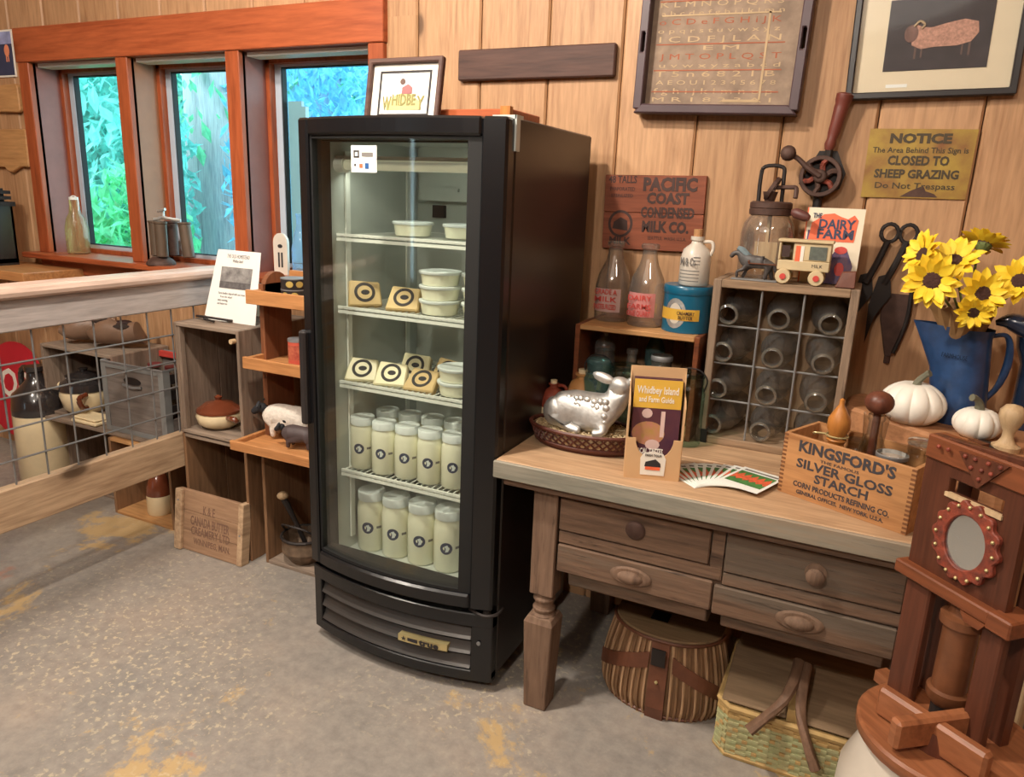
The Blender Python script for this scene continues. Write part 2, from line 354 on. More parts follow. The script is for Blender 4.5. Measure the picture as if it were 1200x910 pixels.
def dup(root, loc, rz=0, label=None, M=None, group=None):
    r = root.copy(); COL.objects.link(r); r.matrix_basis = WM[r] = M or (TR(*loc) @ RZ(rz))
    if label: r['label'] = label
    if group: r['group'] = group
    for ch in root.children:
        c = ch.copy(); COL.objects.link(c); c.parent = r; WM[c] = WM[r]
        for g in ch.children:
            d = g.copy(); COL.objects.link(d); d.parent = c
    return r
def twin(o, parent, M):                       # another part that shares its mesh
    c = o.copy(); COL.objects.link(c); c.parent = parent; c.matrix_basis = M; WM[c] = WM[parent]; return c
def struct(name, mb, m, parent=None, **k):
    o = part(name, mb, m, parent, **k)
    if not parent: o['kind'] = 'structure'
    return o
def skin(name, pts, edges, m, parent=None, sub=2, flat=None):
    me = bpy.data.meshes.new(name); me.from_pydata([p[0] for p in pts], edges, []); me.materials.append(m)
    o = bpy.data.objects.new(name, me); COL.objects.link(o); o.modifiers.new('skin', 'SKIN')
    for i, p in enumerate(pts):
        r = p[1]; d = me.skin_vertices[0].data[i]; d.radius = r if isinstance(r, tuple) else (r, r); d.use_root = (i == 0)
    s = o.modifiers.new('sub', 'SUBSURF'); s.levels = s.render_levels = sub
    o.modifiers['skin'].use_smooth_shade = True
    if parent: o.parent = parent; WM[o] = WM[parent]
    else: WM[o] = Matrix()
    return o
def ell(a, b, n=24, cx=0, cy=0): return [(cx+a*cos(2*pi*i/n), cy+b*sin(2*pi*i/n)) for i in range(n)]
def rect(w, h, cx=0, cy=0): return [(cx-w/2, cy-h/2), (cx+w/2, cy-h/2), (cx+w/2, cy+h/2), (cx-w/2, cy+h/2)]
# ================================================================ the room
WY = 2.32                                     # face of the back wall
struct('floor', MB().box(-5, 2.2, -3.6, 2.5, -.1, 0), concrete)
struct('ceiling', MB().box(-5.1, 2.3, -3.7, 2.5, 2.75, 2.85), paint('ceiling_paint', S(222, 206, 182), .8, var=.04))
struct('wall_right', MB().box(2.2, 2.3, -3.6, 2.5, 0, 2.75), oldpine)
struct('wall_left', MB().box(-5.1, -5, -3.6, -.9, 0, 2.75).box(-5.1, -5, -.9, 2.5, 0, 2.75), oldpine)
struct('wall_front', MB().box(-5.1, -3.62, -3.7, -3.6, 0, 2.75).box(-3.42, 2.3, -3.7, -3.6, 0, 2.75).box(-3.62, -3.42, -3.7, -3.6, 2.1, 2.75).box(-3.62, -3.42, -3.7, -3.6, 0, .5), oldpine)
struct('trim_11', MB().box(-3.42, -3.28, -3.6, -3.57, 0, 2.2), trimz)
OPEN = [(-3.525, -2.955), (-2.885, -2.34), (-2.27, -1.672)]; Z0, Z1 = 1.045, 1.888
wb = MB()
wb.box(-5, OPEN[0][0]-.02, WY+.02, 2.5, 0, 2.75).box(OPEN[2][1]+.02, 2.2, WY+.02, 2.5, 0, 2.75)
wb.box(OPEN[0][0]-.02, OPEN[2][1]+.02, WY+.02, 2.5, 0, Z0-.02).box(OPEN[0][0]-.02, OPEN[2][1]+.02, WY+.02, 2.5, Z1+.02, 2.75)
for i in (0, 1): wb.box(OPEN[i][1]+.02, OPEN[i+1][0]-.02, WY+.02, 2.5, Z0-.02, Z1+.02)
wall = struct('wall_back', wb, brownz)
k0 = -.027
for k in range(-21, 10):                      # tongue and groove boards, each a piece of its own
    x0 = k0+.2425*k; x1 = x0+.2425; g = .0016
    def plank(a, b, z0, z1):
        mb = MB(TR((a+b)/2, 0, 0)); h = (b-a)/2-g; e = .006
        mb.add([(-h+e, WY, z0), (h-e, WY, z0), (h, WY+.006, z0), (h, WY+.021, z0), (-h, WY+.021, z0), (-h, WY+.006, z0)] +
               [(-h+e, WY, z1), (h-e, WY, z1), (h, WY+.006, z1), (h, WY+.021, z1), (-h, WY+.021, z1), (-h, WY+.006, z1)],
               [(5,4,3,2,1,0), (6,7,8,9,10,11)] + [(i, (i+1) % 6, 6+(i+1) % 6, 6+i) for i in range(6)])
        part('plank', mb, pine, wall)
    L_, R_ = OPEN[0][0]-.06, OPEN[2][1]+.05
    if x1 < L_ or x0 > R_: plank(x0, x1, 0, 2.75)
    else:
        plank(x0, x1, 0, Z0-.03); plank(x0, x1, 1.97, 2.75)
        if x0 < L_: plank(x0, L_, Z0-.03, 1.97)
        if x1 > R_: plank(R_, x1, Z0-.03, 1.97)
struct('trim_1', MB().box(-3.60, -1.603, 2.292, 2.33, 1.888, 2.03), trimw, bv=.003)
for n, (a, b) in enumerate([(-3.598, -3.525), (-2.955, -2.885), (-2.34, -2.27), (-1.672, -1.607)]):
    struct('trim_%d' % (n+2), MB().box(a, b, 2.298, 2.335, Z0, 1.888), trimz, bv=.003)
struct('trim_6', MB().box(-3.64, -1.60, 2.235, 2.44, 1.02, 1.045), trimw, bv=.004)
struct('trim_7', MB().box(-3.6, -1.61, 2.300, 2.335, .955, 1.02), trimw, bv=.003)
for n, (a, b) in enumerate(OPEN):
    r = bpy.data.objects.new('window_%d' % (n+1), None); COL.objects.link(r); r['kind'] = 'structure'; WM[r] = Matrix()
    j = MB()
    j.box(a-.02, a, WY, 2.53, Z0, Z1).box(b, b+.02, WY, 2.53, Z0, Z1).box(a-.02, b+.02, WY, 2.53, Z1, Z1+.02).box(a-.02, b+.02, 2.43, 2.53, Z0-.02, Z0)
    part('jamb', j, paint('jamb_%d' % n, S(134, 82, 72) if n != 1 else S(150, 100, 68), .45, var=.08), r)
    part('stop_bead', MB().box(a, a+.02, 2.44, 2.47, Z0, Z1).box(b-.02, b, 2.44, 2.47, Z0, Z1).box(a, b, 2.44, 2.47, Z1-.025, Z1).box(a, b, 2.44, 2.47, Z0, Z0+.02), trimz, r)
    part('shade_rail', MB().box(a+.004, b-.004, 2.34, 2.41, Z1-.016, Z1-.001), whitem, r)
    s_ = MB().ring(rect(b-a, Z1-Z0), rect(b-a-.10, Z1-Z0-.07), .03, TR((a+b)/2, 2.50, (Z0+Z1)/2) @ RX)
    part('sash', s_, vinyl, r)
    part('gasket', MB().ring(rect(b-a-.10, Z1-Z0-.07), rect(b-a-.108, Z1-Z0-.078), .026, TR((a+b)/2, 2.50, (Z0+Z1)/2) @ RX), rubber, r)
    if n == 2: part('screen_rail', MB().box(a+.06, a+.13, 2.495, 2.51, Z0+.03, Z1-.16).box(a+.13, a+.15, 2.495, 2.515, Z0+.03, Z1-.18), vinyl, r)
    part('pane', MB().box(a+.035, b-.035, 2.488, 2.492, Z0+.03, Z1-.03), winglass, r)
# ---------------------------------------------------------------- outdoors
struct('ground', MB().box(-16, 4, 2.51, 14, -.9, -.8), paint('forest_floor', S(70, 96, 54), .9, var=.3, scale=2))
barkm = wood('bark', S(206, 196, 204), S(150, 142, 156), 'z', .9, bmp=.9)
barkb = wood('bark_blue', S(150, 176, 206), S(110, 140, 184), 'z', .9, bmp=.9)
def leafy(n, c):
    m = paint(n, c, .5, var=.35, scale=9); N = m.node_tree.nodes; L = m.node_tree.links; P = N['Principled BSDF']
    tl = N.new('ShaderNodeBsdfTranslucent'); L.new(P.inputs['Base Color'].links[0].from_socket, tl.inputs[0]); ms = N.new('ShaderNodeMixShader'); ms.inputs[0].default_value = .5
    L.new(P.outputs[0], ms.inputs[1]); L.new(tl.outputs[0], ms.inputs[2]); L.new(ms.outputs[0], N['Material Output'].inputs[0]); return m
leafm = [leafy('leaf_%d' % i, c) for i, c in enumerate((S(150, 228, 218), S(130, 220, 170), S(130, 206, 196), S(130, 196, 226)))]
def foliage(rng, c, r, n, size):
    mb = MB()
    for _ in range(n):
        d = Vector((rng.gauss(0, 1), rng.gauss(0, 1), rng.gauss(0, 1))); d = d.normalized()*(rng.random()**.4)
        p = Vector((c[0]+d.x*r[0], c[1]+d.y*r[1], c[2]+d.z*r[2])); s = size*rng.uniform(.6, 1.3)
        q = Euler((rng.uniform(.3, 1.6), rng.uniform(-.5, .5), rng.uniform(0, 6.28))).to_matrix().to_4x4()
        mb.add([(0, -s, 0), (s*.42, -s*.1, s*.08), (0, s, -s*.1), (-s*.42, -s*.1, s*.08)], [(0, 1, 2), (0, 2, 3)], TR(*p) @ q)
    return mb
def bush(label, c, r, n, size, mi, trunk=None, seed_=1):
    rng = random.Random(seed_)
    t = thing('tree' if trunk else 'shrub', label, 'tree' if trunk else 'shrub', (c[0], c[1], -.8), 0)
    if trunk: part('trunk', MB().cyl(trunk, 0, 7, 16, r2=trunk*.7), barkm if mi != 3 else barkb, t, smooth=True)
    else: part('stem', MB().tube([(0, 0, 0), (.05, .02, (c[2]+.8)*.5), (0, 0, c[2]+.8)], [.04, .03, .02]), barkm, t)
    part('foliage', foliage(rng, (0, 0, c[2]+.8), r, n, size), leafm[mi], t, kind='stuff')
bush('pale turquoise leafy shrub filling the left window', (-5.9, 4.1, 1.35), (1.3, .5, 1.5), 9000, .075, 0, None, 3)
bush('bright green maple-like shrub low outside the middle window', (-4.75, 3.7, .75), (.62, .3, .75), 1300, .075, 1, None, 5)
bush('thick grey-barked tree trunk behind the middle window', (-5.5, 5.4, 2.2), (1.4, .9, 1.0), 500, .08, 1, .42, 8)
bush('bluish tree trunk with small leaves outside the right window', (-4.6, 5.6, 2.6), (1.5, .6, 1.2), 1800, .07, 3, .22, 9)
bush('blue-green leafy shrub outside the right window', (-3.6, 4.4, 1.5), (.9, .4, 1.3), 2600, .06, 3, None, 10)
bush('dark green backdrop shrub in the far woods', (-7.4, 7.2, 1.6), (3.6, .6, 2.6), 7000, .16, 2, None, 12)
# ---------------------------------------------------------------- left end of the wall
ct = one('counter', MB().box(-4.6, -3.30, 2.02, 2.318, .945, .985), honeyx, 'honey wood counter end below the plaques, left of the windows', 'counter', bv=.003)
p = thing('poster', 'small blue poster with an orange ribbon, high at the left edge', 'poster', (-3.74, 2.318, 1.932))
part('sheet', MB().box(-.1, .1, -.004, 0, -.1, .1), white, p); part('print', MB().box(-.092, .092, -.0055, -.004, -.092, .04), navy, p)
part('sky_print', MB().box(-.092, .092, -.0055, -.004, .04, .092), paint('print_lilac', S(150, 156, 196), .6, var=.3), p)
part('ribbon', MB().prism(ell(.018, .026, 16), .001, TR(.055, -.0056, .012) @ RX).box(.045, .051, -.0066, -.0056, -.035, -.01).box(.059, .065, -.0066, -.0056, -.035, -.01), paint('print_salmon', S(226, 140, 104), .6), p)
one('plaque', MB().prism([(-.17, -.056), (.105, -.062), (.118, -.05), (.118, .05), (.105, .062), (-.17, .056)], .022, RX), tanx, 'small plain wooden plaque with rounded corners above the carved-edge board', 'plaque', (-3.735, 2.318, 1.738), bv=.004)
one('bread_board', MB().prism([(-.22, -.075), (-.07, -.075), (-.05, -.092), (-.02, -.098), (.01, -.085), (.05, -.07), (.112, -.07), (.118, .09), (.105, .098), (-.22, .098)], .022, RX), tanx, 'larger wooden board with a scalloped lower edge at the left', 'plaque', (-3.715, 2.318, 1.505), bv=.004)
l = thing('lantern', 'black framed lantern on the counter, cut by the left edge', 'lantern', (-3.70, 2.16, .985))
part('base', MB().box(-.06, .06, -.06, .06, 0, .03), framek, l); part('frame', MB().ring(rect(.12, .26, 0, .14), rect(.09, .22, 0, .14), .01, TR(0, -.05, 0) @ RX).ring(rect(.12, .26, 0, .14), rect(.09, .22, 0, .14), .01, TR(0, .06, 0) @ RX).box(.05, .06, -.06, .06, .01, .27).box(-.06, -.05, -.06, .06, .01, .27), framek, l)
part('panes', MB().box(-.045, .045, -.056, -.054, .03, .25).box(.052, .054, -.05, .05, .03, .25), clearg, l)
part('cap', MB().box(-.07, .07, -.07, .07, .27, .29).box(-.06, .06, -.06, .06, .30, .315).box(-.06, .06, -.06, .06, .325, .34).box(-.04, .04, -.04, .04, .29, .35), darkiron, l)
def bottle(prof, name, label, loc, m, cat='bottle', group=None, n=20):
    t = thing(name, label, cat, loc, 0, group); part('glass_body', MB().lathe(prof, n), m, t, smooth=True); return t
MILKQ = [(.044, 0), (.048, .006), (.048, .105), (.044, .135), (.03, .175), (.024, .195), (.022, .215), (.025, .218), (.027, .228), (.025, .236)]
b = bottle([(.044, 0), (.05, .008), (.05, .12), (.042, .16), (.026, .19), (.022, .225), (.022, .25)], 'amber_bottle', 'amber glass bottle with wire bail on the left window sill', (-3.40, 2.36, 1.045), amberg)
part('stopper', MB().cyl(.02, .25, .262, 14).tube([(-.026, 0, .2), (-.03, 0, .25), (0, 0, .268), (.03, 0, .25), (.026, 0, .2)], .0025, 6), whitem, b)
t = thing('milking_claw', 'rusty metal device with upright cylinders on the sill before the middle window', 'tool', (-2.735, 2.31, 1.045))
part('base', MB().lathe([(.06, 0), (.06, .008), (.05, .022), (.03, .034), (0, .036)], 18, TR(-.03, -.02, 0)), iron, t, smooth=True)
for i, (dx, dy, lean) in enumerate([(-.075, .0, 0), (-.005, -.03, 0), (.085, .03, .12), (-.035, .05, 0)]):
    part('cup', MB().lathe([(.018, 0), (.024, .004), (.025, .14), (.028, .143), (.028, .15), (0, .15)], 14, TR(dx, dy, .034) @ Matrix.Rotation(-lean, 4, 'Y')), paint('cup_metal', S(98, 82, 68), .5, metal=.3) if i < 3 else iron, t, smooth=True)
part('manifold', MB().tube([(-.075, 0, .19), (-.03, .01, .2), (0, -.01, .2), (.06, .02, .19)], .007).tube([(-.03, .01, .2), (-.03, .01, .23)], .006).tube([(-.05, .0, .225), (-.005, .0, .235)], .006), alum, t)
b = bottle([(.036, 0), (.04, .006), (.04, .11), (.03, .16), (.018, .2), (.018, .235), (.021, .238), (.021, .248)], 'blue_bottle', 'pale blue glass bottle on the sill beside the cooler', (-2.045, 2.36, 1.045), blueg)
m_ = thing('enamel_scoop', 'round-topped white enamel holder on the sill left of the blue bottle', 'kitchenware', (-2.155, 2.37, 1.045))
part('plate', MB().prism([(-.035, 0), (.035, 0), (.037, .13)]+[(.037*cos(a*pi/8), .13+.037*sin(a*pi/8)) for a in range(1, 8)]+[(-.037, .13)], .012, RX), stoneware, m_)
part('slot', MB().box(-.012, -.004, -.0135, -.012, .03, .09).box(.004, .012, -.0135, -.012, .03, .09).prism(ell(.012, .008, 12, 0, .115), .0015, TR(0, -.012, 0) @ RX), ink, m_)
# ---------------------------------------------------------------- railing with wire mesh
rl = thing('railing', 'weathered wooden railing with square wire mesh at the left', 'railing', (-2.32, 1.3, 0))
part('cap_rail', MB().prism([(-.055, 0), (.035, 0), (.044, .008), (.046, .02), (.04, .033), (.025, .038), (-.055, .038)], 2.0, TR(-2.32, 2.30, 1.038) @ Matrix.Rotation(pi/2, 4, 'X')), railcap, rl, w=True)
part('face_board', MB().box(-2.338, -2.30, .3, 2.30, .938, 1.038), raily, rl, w=True, bv=.004)
part('low_board', MB().box(-2.342, -2.302, .3, 2.0, .318, .455), lowrail, rl, w=True, bv=.004)
vw = None
for k in range(-9, 9):
    y = 1.423+.1045*k
    vw = vw or part('wire', MB().tube([(0, 0, .45), (0, 0, .945)], .0032, 6), steel, rl)
    if k > -9: twin(vw, rl, TR(0, y-1.3, 0))
    else: vw.location = (0, y-1.3, 0)
hw_ = None
for z in (.84, .738, .638, .537):
    if hw_ is None: hw_ = part('wire', MB().tube([(.006, -1.0, 0), (.006, .98, 0)], .0032, 6), steel, rl); hw_.location = (0, 0, z)
    else: twin(hw_, rl, TR(0, 0, z))
# ---------------------------------------------------------------- crates, boxes
def crate(name, label, X0, X1, Y0, Y1, z0, z1, side, back, nb=4, th=.014, cat='crate', group=None, top=None, ns=1, sidein=None, open_top=False):
    """an open-fronted box: two sides, top, bottom and separate back boards"""
    cx = (X0+X1)/2; t = thing(name, label, cat, (cx, (Y0+Y1)/2, z0), 0, group)
    for a in (X0, X1-th):
        for i in range(ns):
            ya, yb = Y0+(Y1-Y0)*i/ns, Y0+(Y1-Y0)*(i+1)/ns
            part('side_board', MB().box(a, a+th, ya+.001, yb-.001, z0, z1), side, t, w=True, bv=.002)
    part('bottom_board', MB().box(X0+th, X1-th, Y0, Y1, z0, z0+th), top or side, t, w=True, bv=.002)
    if not open_top: part('top_board', MB().box(X0+th, X1-th, Y0, Y1, z1-th, z1), top or side, t, w=True, bv=.002)
    w_ = (X1-X0-2*th)/nb
    for i in range(nb):
        part('back_board', MB().box(X0+th+i*w_+.001, X0+th+(i+1)*w_-.001, Y1-.01, Y1, z0+th, z1-th), back, t, w=True)
    return t
crate('crate', 'grey crate holding the bean pot, under the clogs', -3.26, -2.79, 2.03, 2.315, .362, .68, greyz, brownz, 4, top=greyx)
crate('crate', 'dark-stained crate on the floor below the bean pot', -3.24, -2.80, 2.06, 2.315, 0, .344, greyz, brownz, 4, top=greyx)
crate('crate', 'low brown crate on the floor holding a small two-tone jug', -2.785, -2.425, 1.97, 2.315, 0, .344, brownz, brownz, 3, top=tanx)
one('shelf_plank', MB().box(-3.27, -2.42, 1.99, 2.315, .345, .361), greyx, 'long grey plank laid across the low crates under the milk crate', 'plank', bv=.003)
# milk crate
mcp = wood('milk_crate_panel', S(128, 118, 112), S(90, 82, 78), 'x', .75, bmp=.3)
mc = thing('milk_crate', 'grey wooden milk crate bound in metal with red inner rim', 'crate', (-2.65, 2.14, .362))
x0, x1, y0, y1, z0, z1 = -.18, .18, -.13, .15, 0, .30
for nm, bx in (('front_panel', (x0, x1, y0, y0+.012, z0, z1-.01)), ('back_panel', (x0, x1, y1-.012, y1, z0, z1)), ('side_panel', (x0, x0+.012, y0+.012, y1-.012, z0, z1)), ('side_panel', (x1-.012, x1, y0+.012, y1-.012, z0, .09)), ('base_panel', (x0, x1, y0, y1, z0, .012))):
    part(nm, MB().box(*bx), mcp, mc)
for i in range(3): part('side_slat', MB().box(x1-.012, x1, y0+.012, y1-.012, .11+.065*i, .15+.065*i), darkiron, mc)
binding_m = paint('binding_metal', S(128, 128, 126), .65, metal=.15)
for bx in ((x0-.003, x0+.025, y0-.003, y0, 0, z1), (x1-.025, x1+.003, y0-.003, y0, 0, z1), (x1, x1+.003, y0, y0+.03, 0, z1), (x1, x1+.003, y1-.03, y1, 0, z1), (x0+.025, x1-.025, y0-.003, y0, 0, .02), (x0+.025, x1-.025, y0-.003, y0, z1-.022, z1-.006)): part('binding', MB().box(*bx), binding_m, mc)
part('rim', MB().tube([(x0, y0, z1), (x1, y0, z1), (x1, y1, z1), (x0, y1, z1)], .006, 6, True), steel, mc)
part('red_rim', MB().box(x0+.014, x1-.014, y0+.012, y0+.02, z1-.028, z1-.004).box(x0+.014, x1-.014, y1-.03, y1-.013, z1-.02, z1+.004), inkred, mc)
part('hand_hole', MB().prism(ell(.05, .016, 20, .0, .235), .002, TR(0, y0-.001, 0) @ RX), darkiron, mc)
part('hand_plate', MB().tube([(-.055, y0-.003, .215), (0, y0-.006, .208), (.055, y0-.003, .215)], .006), steel, mc)
first = None
for i in range(3):
    for j in range(2):
        loc = (-2.755+.105*i, 2.085+.12*j, .374)
        lab = 'stoppered glass bottle standing inside the milk crate, %s row, %s' % (('front', 'rear')[j], ('left', 'middle', 'right')[i])
        if not first:
            first = bottle(MILKQ, 'milk_bottle', lab, loc, brownt, group='bottles in the milk crate', n=14); part('cap', MB().cyl(.028, .236, .25, 14), paint('dark_red_cap', S(110, 50, 50), .5), first)
        else: dup(first, loc, 0, lab)
# clogs
def clog(label, loc, rz):
    t = thing('clog', label, 'shoe', group='pair of wooden clogs', M=TR(*loc) @ RZ(rz) @ Matrix.Rotation(RAD(-28), 4, 'X'))
    prof = [(-.12, .018, .02, 0), (-.10, .034, .045, .005), (-.04, .038, .042, 0), (.02, .044, .05, 0), (.07, .042, .04, .004), (.105, .026, .026, .012), (.125, .008, .01, .03)]
    mb = MB(); n = 14; vs = []
    for x, hw, h, zb in prof:
        for i in range(n): a = 2*pi*i/n; vs.append((x, hw*cos(a)*1.1, (zb+h+h*sin(a))*1.2))
    fs = [(j*n+i, j*n+(i+1) % n, (j+1)*n+(i+1) % n, (j+1)*n+i) for j in range(len(prof)-1) for i in range(n)] + [tuple(range(n)), tuple((len(prof)-1)*n+i for i in range(n))]
    part('body', mb.add(vs, fs), clogm, t, smooth=True)
    part('opening', MB().lathe([(.0, 0), (.026, .0), (.03, .004), (.024, .006)], 16, TR(-.045, 0, .1), 1.5, 1), darkglaze, t, smooth=True)
    return t
clog('left brown wooden clog with a dark opening on the crate top', (-3.10, 2.17, .702), -2.25)
clog('right brown wooden clog on the crate top, turned sideways', (-2.92, 2.17, .702), -2.7)
def jug(name, label, loc, r, h, m1, m2, split=.55, handle=True, cat='jug', rz=0, corkm=None, hside=1):
    t = thing(name, label, cat, loc, rz)
    part('lower_body', MB().lathe([(r*.94, 0), (r, .01), (r, h*split)], 24), m2, t, smooth=True)
    part('shoulder', MB().lathe([(r, h*split), (r*1.005, h*(split+.04)), (r*.93, h*(split+.16)), (r*.6, h*.84), (r*.33, h*.9), (r*.3, h*.95), (r*.38, h*.965), (r*.38, h), (r*.2, h)], 24), m1, t, smooth=True)
    if handle:
        q = hside
        part('handle', MB().tube([(q*r*.34, 0, h*.95), (q*r*.7, 0, h*.97), (q*r*.95, 0, h*.9), (q*r*.92, 0, h*.74)], r*.12, 8), m1, t, smooth=True)
    if corkm: part('stopper', MB().cyl(r*.24, h*.99, h*1.07, 12), corkm, t)
    return t
jug('stoneware_jug', 'tall cream stoneware jug with black shoulder on the floor behind the mesh', (-3.32, 2.03, 0), .108, .57, darkglaze, cream, .62, hside=-1)
jug('small_jug', 'small cream jug with dark brown top inside the low crate', (-2.60, 2.05, .015), .052, .215, brownglaze, cream, .4, handle=False)
t = thing('bean_pot', 'cream bean pot with dark brown lid beside the milk crate', 'pot', (-3.10, 2.11, .377))
part('body', MB().lathe([(.07, 0), (.09, .02), (.105, .08), (.1, .1)], 22), cream, t, smooth=True)
part('shoulder', MB().lathe([(.1, .1), (.105, .105), (.098, .135), (.07, .15), (.07, .158)], 22), darkglaze, t, smooth=True)
part('lid', MB().lathe([(.075, .158), (.076, .166), (.03, .18), (.014, .183), (.02, .196), (.0, .2)], 20), darkglaze, t, smooth=True)
part('handle', MB().tube([(.09, -.06, .1), (.1, -.1, .09), (.1, -.09, .05), (.085, -.06, .04)], .012), brownglaze, t, smooth=True)
part('spout', MB().lathe([(.022, 0), (.012, .035)], 10, TR(-.09, -.03, .1) @ align((-1, -.3, .4))), cream, t, smooth=True)
b_ = one('folded_cloth', MB().box(-.08, .08, -.05, .05, 0, .018).box(-.07, .075, -.045, .045, .018, .03), paint('cloth', S(220, 200, 160), .9), 'small folded cream cloth before the bean pot', 'cloth', (-2.965, 2.04, .362), bv=.006)
t = thing('round_sign', 'round red metal sign with white letters, cut by the left edge', 'sign', M=TR(-3.845, 2.25, .335) @ Matrix.Rotation(RAD(-6), 4, 'X'))
part('disc', MB().prism(ell(.245, .245, 40), .006, RX), red, t); part('lettering', MB().text('STOP', .2, TR(-.10, -.0065, .02) @ RX, .42, .0006, .02), white, t)
# ---------------------------------------------------------------- crates right of the railing
crate('crate', 'lower of the two stacked crates right of the railing, behind the stencilled board', -2.29, -1.965, 1.93, 2.315, 0, .462, brownz, brownz, 4, top=greyx, ns=2)
cu = crate('crate', 'upper of the two stacked crates, with worn red inside and the casserole', -2.29, -1.968, 1.925, 2.315, .468, .895, greyz, redz, 4, top=greyx, ns=2)
part('cleat', MB().box(-2.276, -2.262, 1.93, 1.95, .484, .88), greyz, cu, w=True); part('peg', MB().cyl(.009, 0, .02, 10, TR(-1.985, 1.925, .858) @ Matrix.Rotation(pi/2, 4, 'X')), palew, cu, w=True)
crate('crate', 'brown-lined crate on the floor beneath the tray shelf, holding the kettle', -1.915, -1.52, 1.95, 2.315, 0, .458, brownz, oldpine, 4, top=greyx)
bp = thing('crate_end_board', 'loose crate end with stencilled lettering leaning against the lower crate', 'board', M=TR(-2.14, 1.885, 0) @ Matrix.Rotation(RAD(-7), 4, 'X'))
for i in range(3): part('board', MB().box(-.165, .165, -.009, .009, .081*i+.0008, .081*(i+1)-.0008), panelw, bp, bv=.0015)
part('batten', MB().box(-.165, -.13, -.024, -.009, 0, .243), lowrail, bp, bv=.002); part('batten', MB().box(.15, .175, -.012, .03, 0, .243), lowrail, bp, bv=.002)
part('nail', MB().cyl(.004, 0, .002, 8, TR(-.147, -.024, .2) @ RX).cyl(.004, 0, .002, 8, TR(.162, -.012, .12) @ RX), steel, bp)
tx = MB(); T_ = lambda x, z: TR(x, -.0094, z) @ RX
tx.text('K & E', .05, T_(.0, .175), .06, .0003, .01).text('CANADA BUTTER', .05, T_(.005, .125), .2, .0003, .02).text('CREAMERY LTD', .046, T_(.01, .085), .2, .0003, .015).text('WINNIPEG, MAN.', .034, T_(.02, .045), .19, .0003, .01)
part('stencil', tx, paint('faded_stencil', S(118, 88, 72), .8), bp)
t = thing('casserole', 'brown and cream lidded stoneware casserole inside the upper crate', 'pot', (-2.185, 2.02, .484))
part('body', MB().lathe([(.055, 0), (.078, .018), (.086, .045), (.08, .062)], 22), cream, t, smooth=True)
part('lid', MB().lathe([(.084, .062), (.083, .07), (.05, .095), (.018, .102), (.01, .106), (.016, .118), (.0, .126)], 22), brownglaze, t, smooth=True)
part('handle', MB().tube([(.075, -.03, .05), (.115, -.04, .055), (.12, -.03, .045), (.08, 0, .04)], .01), brownglaze, t, smooth=True)
t = thing('cream_pitcher', 'small brown-topped cream stoneware pitcher behind the casserole', 'pitcher', (-2.12, 2.14, .484))
part('body', MB().lathe([(.045, 0), (.05, .08)], 20), cream, t, smooth=True); part('upper_body', MB().lathe([(.05, .08), (.046, .12), (.05, .15), (.046, .15), (.042, .12)], 20, caps=False), brownglaze, t, smooth=True)
t = thing('information_sheet', 'white printed sheet with an old photograph, leaning atop the upper crate', 'sign', M=TR(-2.12, 2.035, .896) @ Matrix.Rotation(RAD(-14), 4, 'X'))
part('sheet', MB().prism([(-.128, 0), (.128, 0), (.11, .268), (-.10, .268)], .002, RX), paper, t)
part('photograph', MB().box(-.07, .082, -.0030, -.002, .125, .205), paint('old_photo', S(176, 172, 168), .6, c2=S(96, 92, 92), var=.2, scale=30), t)
part('photo_ground', MB().box(-.07, .082, -.0036, -.003, .125, .15), paint('old_photo_dark', S(92, 88, 88), .6, var=.4, scale=60), t)
part('lettering', MB().text('THE OLD HOMESTEAD', .02, TR(.005, -.0025, .245) @ RX, .11).text('Whidbey Island', .016, TR(.005, -.0025, .228) @ RX, .05).text('Farm families shipped milk and cream by boat', .012, TR(.01, -.0025, .105) @ RX, .16).text('from the wharf', .012, TR(-.03, -.0025, .092) @ RX, .06).text('every morning,', .012, TR(-.045, -.0025, .079) @ RX, .05).text('and butter too', .012, TR(-.045, -.0025, .066) @ RX, .05), inkg, t)
one('card', MB().box(-.1, .1, -.002, .002, 0, .12), paperc, 'plain cream card lying back behind the printed sheet', 'card', M=TR(-2.18, 2.2, .896) @ Matrix.Rotation(RAD(-20), 4, 'X'))
t = thing('iron_tongs', 'thin dark iron tongs lying atop the upper crate', 'tool', (-2.2, 2.0, .9))
part('arm', MB().tube([(-.07, .07, .004), (-.01, .0, .006), (.06, -.02, .004)], .005, 6), darkiron, t); part('arm', MB().tube([(-.08, .03, .004), (-.01, .0, .012), (.1, .03, .004)], .005, 6), darkiron, t)
# tray shelf
ts = thing('tray_shelf', 'honey wood shelf unit of three stepped trays beside the cooler', 'shelf', (-1.7, 2.1, .458))
part('side_panel', MB().box(-1.925, -1.905, 1.99, 2.13, .47, 1.06).lathe([(.06, 0), (.06, .02)], 20, TR(-1.925, 2.06, 1.04) @ Matrix.Rotation(pi/2, 4, 'Y')), honeyz, ts, w=True)
part('side_panel', MB().box(-1.53, -1.51, 1.99, 2.30, .47, 1.06), honeyz, ts, w=True)
def tray(y0, y1, z, h, nm, x0=-1.93):
    tr = part(nm, MB().box(x0+.02, -1.50, y0+.015, y1, z, z+.012), honeyx, ts, w=True)
    part('front_lip', MB().box(x0, -1.50, y0, y0+.015, z-.004, z+h), honeyx, tr, w=True, bv=.002); part('side_lip', MB().box(x0, x0+.016, y0+.015, y1, z-.002, z+h-.004), honeyx, tr, w=True, bv=.002)
tray(1.93, 2.12, 1.0, .045, 'tray'); tray(1.90, 2.14, .775, .038, 'tray'); tray(1.835, 2.30, .49, .03, 'tray', -1.945)
part('back_cap', MB().box(-1.90, -1.5, 2.12, 2.14, 1.0, 1.10), honeyx, ts, w=True)
